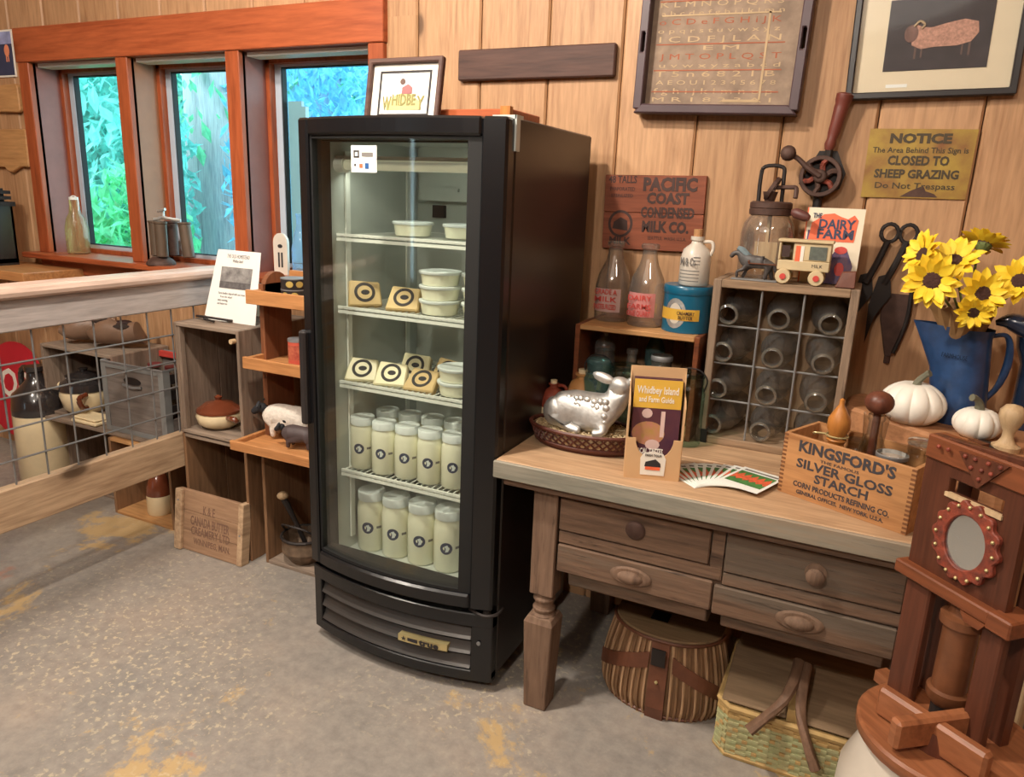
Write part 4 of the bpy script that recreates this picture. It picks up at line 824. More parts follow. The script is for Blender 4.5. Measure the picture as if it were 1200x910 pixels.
for x in (-.669, .213):
    for y in (1.708, 2.27):
        lg = MB(TR(x, y, 0)).box(-.034, .034, -.03, .034, .352, .662)
        lg.lathe([(.03, .352), (.024, .344), (.033, .335), (.025, .326), (.026, .312), (.033, .304), (.026, .297), (.036, .286)], 16)
        q = .002
        lg.add([(-.034, -.034, 0), (.032, -.034, 0), (.032, .032, 0), (-.034, .032, 0), (-.042, -.042, .27), (.042, -.042, .27), (.042, .042, .27), (-.042, .042, .27), (-.034, -.034, .287), (.034, -.034, .287), (.034, .034, .287), (-.034, .034, .287)],
               [(3,2,1,0)]+[(4*j+i, 4*j+(i+1) % 4, 4*j+4+(i+1) % 4, 4*j+4+i) for j in (0, 1) for i in range(4)]+[(8,9,10,11)])
        part('leg', lg, legw, tb, w=True, bv=.003)
def drawer(x0, x1, z0, z1, pull):
    d = part('drawer', MB().box(x0, x1, 1.68, 1.694, z0, z1).box(x0+.01, x1-.01, 1.694, 2.1, z0+.005, z1-.01), drawerw, tb, w=True, bv=.003)
    cx, cz = (x0+x1)/2, (z0+z1)/2
    if pull: part('pull', MB().lathe([(.052, 0), (.054, .003), (.046, .008), (.036, .008)], 24, TR(cx, 1.68, cz) @ RX, 1, .48).ball(1, TR(cx, 1.674, cz-.001), 18, .034, .017, .017), legw, d, w=True, smooth=True)
    else: part('knob', MB().lathe([(.026, 0), (.024, .003), (.02, .006), (0, .007)] if x0 < -.3 else [(.024, 0), (.024, .003), (.009, .005), (.009, .012), (.02, .02), (.02, .026), (.012, .032)], 18, TR(cx+.01, 1.68, cz) @ RX), iron if x0 < -.3 else legw, d, w=True, smooth=True)
drawer(-.629, -.242, .556, .648, False); drawer(-.205, .176, .548, .65, False); drawer(-.629, -.226, .437, .515, True); drawer(-.222, .176, .432, .508, True)
part('rail', MB().box(-.629, -.21, 1.684, 1.694, .519, .552), drawerw, tb, w=True, bv=.002); part('rail', MB().box(-.205, .178, 1.684, 1.694, .512, .544), drawerw, tb, w=True, bv=.002); part('stile', MB().box(-.238, -.209, 1.685, 1.694, .52, .65), drawerw, tb, w=True)
for x0, x1 in ((-.60, -.235), (-.20, .16)):
    part('bin', MB().prism([(1.69, .437), (1.70, .395), (1.74, .372), (2.1, .372), (2.2, .41), (2.2, .437)], x1-x0, Matrix(((0, 0, 1, x0), (1, 0, 0, 0), (0, 1, 0, 0), (0, 0, 0, 1)))), drawerw, tb, w=True, bv=.003)
# ---------------------------------------------------------------- small box with jars, and what stands on it
crate('open_box', 'reddish open box behind the lamb, holding old glass jars', -.757, -.388, 2.06, 2.315, TZ, 1.035, cherryx, brownz, 3, .015, cat='box', top=tanx)
def milkbottle(label, loc, printm, lines, k=1):
    t = thing('milk_bottle', label, 'bottle', loc, 0, 'milk bottles on the open box')
    part('glass_body', MB().lathe([(.05, 0), (.054, .006), (.054, .105), (.047, .14), (.028, .18), (.023, .2), (.021, .222), (.026, .226), (.027, .236), (.023, .24)], 22), clearb, t, smooth=True)
    R_ = .0545; vs = []; n = 10
    for i in range(n+1):
        u = -.95+1.7*i/n
        for z in (.03, .1): vs.append((R_*sin(u), -R_*cos(u), z))
    part('print', MB().add(vs, [(2*i, 2*i+2, 2*i+3, 2*i+1) for i in range(n)]), printm, t); 
    tx = MB()
    for s_, z in lines: tx.text(s_, .022, TR(-.006, -R_-.0012, z) @ RX, .07, .0004, .01)
    part('lettering', tx, inkred, t); return t
pinkp = glass('pink_print', (.86, .62, .58, 1), (.7, .4, .38, 1), .1, .45); redp = glass('red_print', (.82, .34, .32, 1), (.6, .2, .2, 1), .1, .35)
milkbottle('clear milk bottle with faded pink print, left of two', (-.692, 2.20, 1.036), pinkp, [('GRADE A', .09), ('MILK', .068), ('PASTEURIZED', .045)])
milkbottle('clear milk bottle with brighter red print, right of two', (-.578, 2.17, 1.036), redp, [('DAIRY', .085), ('FARMS', .06), ('ONE QUART', .04)])
tn = thing('blue_tin', 'round teal-blue tin with a yellow band and silver medallion', 'tin', (-.453, 2.16, 1.036))
part('body', MB().cyl(.068, 0, .112, 30), tealtin, tn, smooth=True); part('lid', MB().lathe([(.0695, .108), (.071, .111), (.071, .128), (.068, .132), (.06, .13)], 30), tealtin, tn, smooth=True)
def wrap(R_, u0, u1, z0, z1, n=10): return MB().add([(R_*sin(u0+(u1-u0)*i/n), -R_*cos(u0+(u1-u0)*i/n), z) for i in range(n+1) for z in (z0, z1)], [(2*i, 2*i+2, 2*i+3, 2*i+1) for i in range(n)])
def disc(R_, u, z, q, k0=0, n=20, sz=1.0):
    vs = []
    for i in range(n):
        a_ = 2*pi*i/n
        for k in (1, k0): vs.append((R_*sin(u+q*k*cos(a_)/R_), -R_*cos(u+q*k*cos(a_)/R_), z+q*k*sin(a_)*sz))
    return MB().add(vs, [(2*i, 2*((i+1) % n), 2*((i+1) % n)+1, 2*i+1) for i in range(n)])
part('medallion', disc(.0684, -.3, .055, .033, .7, sz=1.3), alum, tn); part('medallion_centre', disc(.0684, -.3, .055, .02, .0, sz=1.5), stoneware, tn)
part('band', wrap(.0688, -1.25, .75, .036, .068), yellowp, tn); part('lettering', MB().text('CREAMERY', .014, TR(.012, -.0702, .057) @ RZ(.17) @ RX, .05, .0003, .01).text('BUTTER', .014, TR(.012, -.0702, .044) @ RZ(.17) @ RX, .04, .0003, .01), inkbrown, tn)
wj = thing('advertising_jug', 'cream ceramic jug with printed lines and a cork, on the blue tin', 'jug', (-.442, 2.16, 1.169))
part('body', MB().lathe([(.04, 0), (.043, .006), (.043, .075), (.036, .1), (.018, .115), (.015, .122), (.019, .126), (.019, .136), (.01, .136)], 24), stoneware, wj, smooth=True)
part('handle', MB().tube([(.017, 0, .122), (.04, 0, .122), (.046, 0, .105), (.04, 0, .085)], .005), stoneware, wj); part('stopper', MB().cyl(.012, .13, .156, 12, r2=.013), cork, wj)
lt = MB()
for i in range(8):
    if i not in (4,): 
        w_ = wrap(.0434, -.95 if i < 4 else .05, .5, .012+.0095*i, .0145+.0095*i, 8); lt.add(w_.v, w_.f)
lt.text('M & Co', .03, TR(-.012, -.044, .066) @ RZ(-.25) @ RX, .045, .0003, .02)
part('print', lt, inkg, wj)
# jars in and before the box
def jar(label, loc, r, h, m, kind='straight', name='glass_jar', lidm=None, rz=0):
    t = thing(name, label, 'jar', loc, rz)
    P = {'straight': [(r*.92, 0), (r, r*.15), (r, h*.78), (r*.84, h*.86), (r*.8, h*.88), (r*.86, h*.9), (r*.86, h)],
         'bottle': [(r*.92, 0), (r, r*.15), (r, h*.5), (r*.8, h*.64), (r*.45, h*.78), (r*.4, h*.93), (r*.5, h*.94), (r*.5, h)],
         'insulator': [(r, 0), (r*1.0, h*.3), (r*.8, h*.36), (r*.62, h*.42), (r*.6, h*.62), (r*.76, h*.7), (r*.74, h*.86), (r*.4, h)]}[kind]
    part('glass_body', MB().lathe(P, 20), m, t, smooth=True)
    if lidm == 'dome': part('lid', MB().lathe([(r*.86, h), (r*.9, h*1.03), (r*.82, h*1.12), (r*.4, h*1.2), (r*.3, h*1.21), (r*.34, h*1.26), (0, h*1.29)], 18), m, t, smooth=True)
    elif lidm == 'flat': part('lid', MB().lathe([(r*.9, h), (r*.92, h*1.01), (r*.9, h*1.05), (r*.6, h*1.07), (0, h*1.07)], 18), m, t, smooth=True)
    elif lidm == 'bail':
        part('lid', MB().lathe([(r*.9, h), (r*.92, h*1.02), (r*.8, h*1.06), (r*.3, h*1.08), (0, h*1.08)], 18), m, t, smooth=True)
        part('bail', MB().tube([(r*.9, 0, h*.8), (r*1.05, 0, h*.97), (r*.5, 0, h*1.1), (-r*.5, 0, h*1.1), (-r*1.05, 0, h*.97), (-r*.9, 0, h*.8)], .0022, 6), darkiron, t)
    elif lidm == 'ring': part('ring_band', MB().lathe([(r*.9, h*.93), (r*.93, h*.94), (r*.93, h*.99), (r*.88, h)], 20, caps=False), steel, t, smooth=True)
    return t
BZ = TZ+.016
jar('clear domed-lid glass jar at the left inside the open box', (-.695, 2.17, BZ), .037, .2, clearb, 'straight', lidm='dome')
jar('clear short-necked bottle in the open box, left of the dark teal insulator', (-.594, 2.12, BZ), .033, .222, clearb, 'bottle')
jar('dark teal glass insulator standing in the middle of the open box', (-.545, 2.2, BZ), .04, .25, tealg, 'insulator', 'glass_insulator')
jar('clear wide-mouthed jar in the open box, right of the teal insulator', (-.503, 2.12, BZ), .035, .215, clearb, 'straight', lidm='ring')
jar('smoky clear bottle at the right inside the open box', (-.437, 2.19, BZ), .036, .25, brownt, 'bottle')
jar('teal glass jar with wire bail between the tan jug and the lamb mould', (-.658, 2.01, TZ), .041, .208, tealg, 'straight', lidm='bail')
jar('pale green glass jar half hidden behind the lamb mould head', (-.575, 2.0, TZ), .05, .205, greeng, 'straight', lidm='flat')
jar('clear greenish jar with wire bail right of the brochure rack', (-.397, 2.045, TZ), .042, .197, greeng, 'straight', lidm='bail')
jug('small_jug', 'small jug with glossy red-brown top behind the basket, left', (-.785, 1.985, TZ), .042, .135, redglaze, cream, .5, corkm=cream)
jug('tan_jug', 'tan stoneware jug with a cream cap behind the basket', (-.708, 2.015, TZ), .055, .17, tanglaze, tanglaze, .4, corkm=cream)
# basket with lamb mould
bk = thing('oval_basket', 'low oval red-brown lattice basket at the left end of the table', 'basket', (-.64, 1.868, TZ))
part('base', MB().lathe([(.135, 0), (.14, .006), (.14, .014)], 32, None, 1, .52), wicker, bk)
part('rim', MB().tube([(.158*cos(2*pi*i/36), .092*sin(2*pi*i/36), .056) for i in range(36)], .006, 6, True), wicker, bk); part('foot_rim', MB().tube([(.142*cos(2*pi*i/36), .075*sin(2*pi*i/36), .014) for i in range(36)], .006, 6, True), wicker, bk)
lat = MB()
for i in range(40):
    for q in (-1, 1):
        a0 = 2*pi*i/40; a1 = a0+q*.32; lat.tube([(.141*cos(a0), .074*sin(a0), .014), (.151*cos((a0+a1)/2), .084*sin((a0+a1)/2), .035), (.157*cos(a1), .091*sin(a1), .055)], .0028, 5)
part('lattice', lat, wicker, bk, kind='stuff')
st_ = MB(); rng = random.Random(11)
for i in range(520):
    a_ = rng.uniform(0, 6.283); q = rng.random()**.5; x, y = .142*q*cos(a_), .078*q*sin(a_); t_ = rng.uniform(0, pi); l_ = rng.uniform(.015, .035)
    st_.tube([(x-l_*cos(t_)*.5, y-l_*sin(t_)*.4, .046+rng.uniform(-.004, .006)), (x, y, .052+rng.uniform(0, .006)), (x+l_*cos(t_)*.5, y+l_*sin(t_)*.4, .046+rng.uniform(-.004, .006))], .0011, 3)
st_.lathe([(.14, .018), (.148, .046)], 28, None, 1, .54)
sw = part('straw_bed', st_, straw, None, kind='stuff'); put(sw, 'straw_bed', 'bed of pale shredded straw filling the oval basket', 'straw', (-.64, 1.868, TZ))
lm = thing('lamb_mould', 'cast aluminium mould of a lying lamb in the oval basket', 'mould', (-.645, 1.865, .783))
skin('body', [((-.045, 0, .056), (.05, .058)), ((-.092, 0, .05), (.044, .052)), ((0, 0, .052), (.05, .054)), ((.055, 0, .054), (.05, .056)), ((.085, .0, .08), (.038, .040)), ((.097, 0, .115), (.034, .034)), ((.1, -.006, .142), (.034, .034)), ((.098, -.03, .132), (.022, .022)),
     ((-.05, -.035, .03), (.034, .032)), ((-.02, -.055, .012), (.014, .012)), ((.015, -.06, .01), (.012, .010)), ((.06, -.04, .02), (.024, .022)), ((.075, -.055, .01), (.013, .012)), ((.045, -.062, .01), (.012, .01))],
     [(0, 1), (0, 2), (2, 3), (3, 4), (4, 5), (5, 6), (6, 7), (0, 8), (8, 9), (9, 10), (3, 11), (11, 12), (12, 13)], alum, lm)
part('ear', MB().ball(1, TR(.055, -.012, .152) @ Matrix.Rotation(.25, 4, 'Y'), 14, .034, .012, .014).ball(1, TR(.135, -.005, .150), 12, .02, .012, .014), alum, lm, smooth=True)
part('haunch', MB().ball(1, TR(-.07, -.034, .046), 20, .036, .026, .042), alum, lm, smooth=True)
part('wool_curls', (lambda m_: [m_.ball(1, TR(-.028+.0165*i+random.uniform(-.005, .005), -.044+.004*abs(j-1.5), .02+.0175*j+random.uniform(-.005, .005)), 8, .011, .009, .010) for i in range(7) for j in range(5)] and m_)(MB()), alum, lm, smooth=True)
# brochure rack
kr = thing('brochure_rack', 'brown kraft card brochure rack standing on the table front', 'rack', (-.407, 1.718, TZ), RAD(18))
w2 = .066; z_ = lambda *p: MB().prism(list(p), .003, RX)
fp = [(-w2, 0), (w2, 0), (w2, .105), (.046, .105)] + [(.046*cos(pi*i/12), .105-.052*sin(pi*i/12)) for i in range(1, 12)] + [(-.046, .105), (-w2, .105)]
part('front_panel', MB().prism(fp, .003, RX), kraft, kr); part('back_panel', MB().prism([(-w2, 0), (w2, 0), (w2, .272), (-w2, .272)], .003, TR(0, .065, 0) @ RX), kraft, kr)
for x in (-w2-.002, w2-.001): part('side_panel', MB().add([(x+q, y, z) for q in (0, .003) for y, z in ((0, 0), (.064, 0), (.064, .272), (.05, .215), (.012, .20), (0, .185), (0, .105))], [tuple(range(6, -1, -1)), tuple(range(7, 14))]+[(i, (i+1) % 7, 7+(i+1) % 7, 7+i) for i in range(7)]), kraft, kr)
part('floor_panel', MB().box(-w2, w2, 0, .064, .0, .003), kraft, kr)
stk = part('label', MB().prism([(-.029, .012), (.029, .012), (.031, .055), (.024, .068), (0, .074), (-.024, .068), (-.031, .055)], .0012, TR(0, -.0032, 0) @ RX), white, kr)
part('label_print', MB().prism([(-.02, .034), (.02, .034), (.018, .044), (.006, .054), (-.018, .046)], .0008, TR(0, -.0045, 0) @ RX).text('FARM TOUR', .009, TR(0, -.005, .063) @ RX, .04), ink, stk); part('label_print', MB().box(-.018, .018, -.0055, -.0044, .026, .034), orangep, stk)
for i in range(4):
    br = thing('brochure', 'glossy folded guide brochure in the kraft rack, %s' % ('front-most with the yellow heading', 'second behind the front one', 'third behind the front one', 'rear-most')[i], 'brochure', M=TR(-.407, 1.718, TZ) @ RZ(RAD(18)) @ TR(0, .016+.012*i, .004) @ Matrix.Rotation(RAD(-4), 4, 'X'), group='guide brochures')
    part('cover', MB().box(-.058, .058, -.003, .003, 0, .243), paint('brochure_wine', S(118, 70, 72), .35, c2=S(70, 42, 62), var=.3, scale=14), br)
    if i == 0:
        part('heading_panel', MB().box(-.058, .058, -.0036, -.003, .172, .243), yellowp, br)
        part('picture', MB().prism(ell(.04, .03, 18, -.016, .108), .0006, TR(0, -.003, 0) @ RX), paint('brochure_cheese', S(206, 166, 84), .5, c2=S(190, 120, 110), var=.35, scale=40), br)
        part('picture', MB().box(.012, .022, -.0037, -.003, .10, .165).prism(ell(.013, .012, 12, -.022, .158), .0007, TR(0, -.003, 0) @ RX).prism(ell(.018, .013, 12, -.004, .08), .0007, TR(0, -.003, 0) @ RX), paint('brochure_pale', S(206, 176, 168), .5), br)
        part('lettering', MB().text('Whidbey Island', .026, TR(0, -.0041, .216) @ RX, .1, .0004, .015).text('and Farm Guide', .02, TR(-.002, -.0041, .193) @ RX, .085, .0004, .015).text('LOCAL TASTES', .02, TR(-.012, -.0041, .062) @ RX, .07, .0004, .03).text('TOURS', .022, TR(.0, -.0041, .04) @ RX, .05, .0004, .03), white, br)
# fanned cards
for i in range(10):
    an = RAD(138-7.5*i); L_ = .15
    M = TR(-.262+.006*i, 1.752-.001*i, TZ+.0008+.0012*i) @ RZ(an-pi/2) @ TR(0, .0, 0)
    c = thing('picture_card', 'white-bordered flower card in the fan on the table, %s' % ('left-most', 'second from the left', 'third from the left', 'fourth from the left', 'fifth from the left', 'sixth from the left', 'seventh from the left', 'eighth from the left', 'ninth, next to the top one', 'top one showing its whole picture')[i], 'card', M=M, group='fanned picture cards')
    if i == 0:
        ca = part('card', MB().box(-.055, .055, 0, L_, 0, .0009), whitem, c)
        cb = part('picture', MB().box(-.047, .047, .03, L_-.03, .0009, .0012), greenp, c); cc = part('flowers', MB().prism([(-.047+.094*i/16, .054+.006*((i*7) % 3)) for i in range(17)]+[(.047-.094*i/16, .084+.012*((i*5) % 3)) for i in range(17)], .0003, TR(0, 0, .0012)), flowerp, c); cd = part('caption', MB().box(-.045, .045, L_-.022, L_-.012, .0009, .0011), inkg, c)
    else:
        for q in (ca, cb, cc, cd): twin(q, c, Matrix())
# bottle crate
CX, CY0, CY1 = -.188, 2.085, 2.315
bc = crate('bottle_crate', 'upright weathered crate with wire dividers and twelve lying bottles', -.372, -.004, CY0, CY1, TZ, 1.198, crateedge, wood('bottle_crate_back', S(176, 148, 118), S(136, 108, 82), 'z', .7), 4, .022, top=crateedgex)
for i in range(1, 3): part('divider_wire', MB().tube([(-.35+.1077*i, CY0+.012, TZ+.02), (-.35+.1077*i, CY0+.012, 1.18)], .0032, 6), steel, bc, w=True)
for i in range(1, 4): part('divider_wire', MB().tube([(-.352, CY0+.018, TZ+.022+.106*i), (-.024, CY0+.018, TZ+.022+.106*i)], .003, 6), steel, bc, w=True)
part('corner_iron', MB().box(-.375, -.345, CY0-.003, CY0, TZ, TZ+.04).box(-.376, -.372, CY0, CY0+.03, TZ, TZ+.05), darkiron, bc, w=True)
LY = [(.0455, 0), (.048, .008), (.048, .11), (.042, .14), (.030, .168), (.025, .185), (.0235, .2), (.027, .203), (.028, .213), (.022, .216), (.02, .2)]
F = None; R4 = ('bottom', 'second', 'third', 'top'); C3 = ('left', 'middle', 'right')
for r_ in range(4):
    for c_ in range(3):
        x = -.35+.1077*(c_+.5)+(-.004, .0, .002)[c_]; z = TZ+.022+.106*r_+.0495
        yaw = RAD((-8, -2, 3)[c_]+((r_*5) % 4)-2); M = TR(x, CY1-.012, z) @ RZ(yaw) @ Matrix.Rotation(RAD(90+4.5), 4, 'X')
        lab = 'glass bottle lying mouth-out in the bottle crate, %s row, %s' % (R4[r_], C3[c_])
        if F is None:
            F = thing('bottle', lab, 'bottle', M=M, group='bottles lying in the crate'); part('glass_body', MB().lathe(LY, 20, caps=False).lathe([(0, .001), (.0455, 0)], 20, caps=False), clearb, F, smooth=True); part('lip', MB().tube([(.0255*cos(k*pi/9), .0255*sin(k*pi/9), .211) for k in range(18)], .004, 6, True), glass('lip_glass', (.7, .67, .6, 1), (.4, .37, .31, 1), 1.2, .9), F, smooth=True)
        else: dup(F, None, 0, lab, M)
# on the bottle crate
KZ = 1.199
ch = thing('glass_churn', 'square-shouldered glass butter churn with geared iron lid', 'churn', (-.26, 2.2, KZ))
part('glass_body', MB().lathe([(.06, 0), (.07, .01), (.072, .12), (.066, .15), (.052, .17), (.048, .178)], 24), clearb, ch, smooth=True)
part('lid', MB().lathe([(.05, .172), (.056, .174), (.057, .188), (.054, .19), (.056, .192), (.056, .205), (.05, .209), (0, .21)], 24), iron, ch, smooth=True)
part('gear_frame', MB().tube([(-.035, 0, .2), (-.036, 0, .27), (-.028, 0, .3), (.018, 0, .3), (.024, 0, .27), (.026, 0, .2)], .0055, 8), darkiron, ch)
part('gear', MB().ring(ell(.034, .034, 20), ell(.022, .022, 20), .01, TR(-.006, .0, .245) @ Matrix.Rotation(pi/2+.5, 4, 'Y')).lathe([(.012, 0), (.02, .03)], 12, TR(-.006, 0, .205)), iron, ch)
part('crank', MB().tube([(-.006, 0, .245), (.045, -.01, .248), (.06, -.012, .245), (.062, -.02, .22)], .006, 8), iron, ch); part('crank_knob', MB().lathe([(.008, 0), (.014, .01), (.013, .04), (.008, .05)], 12, TR(.058, -.02, .185) @ align((.75, -.2, -.25))), paint('old_red_knob', S(92, 52, 46), .5), ch, smooth=True)
part('dasher', MB().box(-.004, .004, -.004, .004, .02, .19).box(-.03, .03, -.006, .006, .03, .1), palew, ch)
bo = thing('dairy_book', 'picture book with orange title panel leaning behind the toy wagon', 'book', M=TR(-.092, 2.185, KZ) @ RZ(RAD(0)) @ Matrix.Rotation(RAD(-9), 4, 'X'))
part('cover', MB().box(-.07, .07, -.005, .005, 0, .2), paperc, bo); part('spine', MB().box(-.073, -.07, -.006, .006, 0, .2), orangep, bo)
part('title_panel', MB().prism([(-.062, .112), (.052, .112), (.056, .17), (.045, .183), (.03, .172), (.012, .178), (-.005, .186), (-.03, .183), (-.046, .168), (-.058, .16)], .0012, TR(0, -.005, 0) @ RX), orangep, bo)
part('lettering', MB().text('THE', .018, TR(-.046, -.0072, .178) @ RX, .022, .0004, .02).text('DAIRY', .034, TR(.004, -.0068, .156) @ RX, .09, .0004, .03).text('FARM', .034, TR(.004, -.0068, .13) @ RX, .09, .0004, .03), navy, bo)
part('figures', MB().prism([(-.01, .0), (.05, .0), (.058, .05), (.04, .09), (.02, .1), (-.01, .06)], .0008, TR(0, -.0052, .0) @ RX).box(-.065, -.055, -.006, -.005, .11, .14), paint('book_figures', S(150, 110, 130), .6, c2=S(60, 60, 110), var=.4, scale=60), bo); part('figure_red', MB().prism(ell(.012, .018, 12, .026, .04), .0006, TR(0, -.0061, 0) @ RX), inkred, bo); part('figure_hat', MB().prism(ell(.016, .01, 12, .024, .09), .0006, TR(0, -.0061, 0) @ RX), inkred, bo)
hs = thing('toy_horse', 'small dark painted toy horse pulling the wagon', 'toy', M=TR(-.285, 2.12, KZ) @ Matrix.Scale(.92, 4))
skin('body', [((.02, 0, .052), (.016, .018)), ((.045, 0, .055), (.018, .019)), ((-.01, 0, .052), (.016, .017)), ((-.028, 0, .066), (.012, .013)), ((-.038, 0, .08), (.009, .010)), ((-.052, 0, .074), (.007, .008)), ((-.06, 0, .062), (.006, .006)),
     ((-.018, -.009, .03), (.006, .006)), ((-.036, -.009, .024), (.005, .005)), ((-.034, -.009, .005), (.005, .005)), ((-.012, .009, .03), (.006, .006)), ((-.02, .009, .004), (.005, .005)), ((.05, -.009, .034), (.008, .008)), ((.044, -.009, .004), (.005, .005)), ((.056, .009, .034), (.008, .008)), ((.064, .009, .004), (.005, .005)), ((.064, 0, .05), (.005, .005)), ((.074, 0, .026), (.005, .005))],
     [(0, 1), (0, 2), (2, 3), (3, 4), (4, 5), (5, 6), (2, 7), (7, 8), (8, 9), (2, 10), (10, 11), (1, 12), (12, 13), (1, 14), (14, 15), (1, 16), (16, 17)], horsem, hs)
part('mane', MB().tube([(-.042, 0, .092), (-.028, 0, .085), (-.012, 0, .072), (.0, 0, .07)], [.006, .010, .010, .004], 8), bluemane, hs, smooth=True); part('harness', MB().tube([(.0, 0, .07), (-.004, -.02, .055), (.0, 0, .034), (.004, .02, .055)], .003, 6, True).tube([(-.004, -.02, .05), (.09, -.022, .05)], .002, 6), leather, hs)
part('base', MB().box(-.05, .08, -.016, .016, 0, .004), steel, hs)
wg = thing('toy_wagon', 'cream toy milk wagon with red-hubbed wheels beside the toy horse', 'toy', (-.148, 2.12, KZ))
part('body', MB().box(-.066, .062, -.028, .028, .036, .062).box(-.066, -.06, -.028, .028, .062, .108).box(-.03, .062, -.026, .026, .062, .108).box(-.06, -.032, .02, .026, .062, .108), toyw, wg, bv=.002)
part('roof', MB().box(-.07, .066, -.032, .032, .108, .116), toyw, wg, bv=.002)
part('window_print', MB().box(-.058, -.038, -.0272, -.025, .07, .1), inkbrown, wg); part('door_print', MB().box(-.024, -.012, -.0275, -.026, .048, .1), orangep, wg); part('door_print', MB().box(-.012, -.004, -.0275, -.026, .048, .1), white, wg); part('side_print', MB().box(.01, .052, -.0275, -.026, .066, .1), paint('wagon_print', S(120, 128, 116), .6, c2=S(80, 84, 78), var=.3, scale=90), wg)
part('lettering', MB().text('MILK', .012, TR(.032, -.0283, .05) @ RX, .026), ink, wg)
for x in (-.048, .034):
    for y in (-.034, .028): part('wheel', MB().lathe([(.0, -.004), (.018, -.004), (.02, 0), (.02, .004), (.018, .007), (0, .007)], 18, TR(x, y+.004, .02) @ RX), toyw, wg, smooth=True); part('hub', MB().cyl(.008, .0, .009, 10, TR(x, y+.003, .02) @ RX), inkred, wg)
one('dark_block', MB().add([(-.024, -.02, 0), (.024, -.02, 0), (.024, .02, 0), (-.024, .02, 0), (-.012, -.012, .04), (.022, -.012, .044), (.022, .016, .044), (-.012, .016, .04)], [(3,2,1,0), (4,5,6,7), (0,1,5,4), (1,2,6,5), (2,3,7,6), (3,0,4,7)]), walnut, 'small dark brown wooden wedge at the right end of the bottle crate top', 'block', (-.043, 2.12, KZ), bv=.002)
# ---------------------------------------------------------------- starch box
sb = thing('starch_box', 'small finger-jointed wooden box stencilled with a starch advertisement', 'box', (-.118, 1.806, TZ), RAD(-24.8))
bw, bd, bh = .302, .155, .15
part('front_panel', MB().box(0, bw, 0, .009, 0, bh), starch, sb, bv=.001); part('back_panel', MB().box(.009, bw-.009, bd-.009, bd, 0, bh), starch, sb); part('side_panel', MB().box(0, .009, .009, bd, 0, bh), starch, sb); part('side_panel', MB().box(bw-.009, bw, .009, bd, 0, bh), starch, sb); part('base_panel', MB().box(.009, bw-.009, .009, bd-.009, 0, .008), starch, sb)
fj = MB()
for i in range(15): fj.box(-.0006, .010, -.0006, .002, .003+.01*i, .008+.01*i).box(bw-.010, bw+.0006, -.0006, .002, .003+.01*i, .008+.01*i)
part('finger_joint', fj, paint('end_grain', S(120, 76, 44), .7), sb)
part('lettering', MB().text("KINGSFORD'S", .036, TR(.15, -.0006, .126) @ RX, .222, .0004, .035).text('THE FAMOUS', .010, TR(.14, -.0006, .104) @ RX, .09).text('SILVER GLOSS', .030, TR(.15, -.0006, .085) @ RX, .222, .0004, .025).text('STARCH', .029, TR(.15, -.0006, .058) @ RX, .125, .0004, .025).text('CORN PRODUCTS REFINING CO.', .018, TR(.15, -.0006, .033) @ RX, .225, .0004, .02).text('GENERAL OFFICES,  NEW YORK, U.S.A.', .013, TR(.15, -.0006, .015) @ RX, .205, .0004, .015), inkblue, sb)
MSB = TR(-.118, 1.806, TZ) @ RZ(RAD(-24.8))
def insb(x, y, z=.009): return tuple(MSB @ Vector((x, y, z)))
rm = thing('wooden_reamer', 'turned orange-wood press with a pointed knob standing in the starch box', 'kitchenware', insb(.082, .09))
part('body', MB().lathe([(.026, 0), (.03, .05), (.026, .09), (.017, .118), (.023, .128), (.017, .136), (.026, .158), (.025, .18), (.014, .2), (.006, .214), (.006, .226), (0, .23)], 20), orangew, rm, smooth=True); part('wire_ring', MB().tube([(.024*cos(k*pi/8), .024*sin(k*pi/8), .138) for k in range(16)], .0025, 6, True).tube([(-.024, 0, .138), (-.05, 0, .137), (-.05, .01, .13)], .0025), brass, rm)
gb = jar('tall clear bottle with a dark wooden plunger in the starch box', insb(.172, .075), .036, .215, clearg, 'bottle', 'glass_bottle')
part('neck_sleeve', MB().lathe([(.02, .12), (.027, .21), (.028, .216)], 18, caps=False), clearg, gb, smooth=True)
pg = thing('wooden_plunger', 'dark brown ball-topped wooden masher standing in the clear bottle', 'kitchenware', insb(.172, .075, .02)); part('shaft', MB().lathe([(.006, .02), (.009, .12), (.008, .21)], 12), walnut, pg, smooth=True); part('ball', MB().ball(.031, TR(0, 0, .232), 20, 1, 1, .86), walnut, pg, smooth=True)
jar('small round clear glass with a rolled rim, front right in the starch box', insb(.228, .05), .036, .145, clearg, 'straight', 'glass_cup', 'ring')
jar('small clear glass jar at the right rear in the starch box', insb(.262, .105), .03, .165, clearg, 'straight', lidm='flat')
jar('small clear glass jar between the wooden press and the plunger bottle', insb(.125, .115), .03, .135, clearg, 'straight')
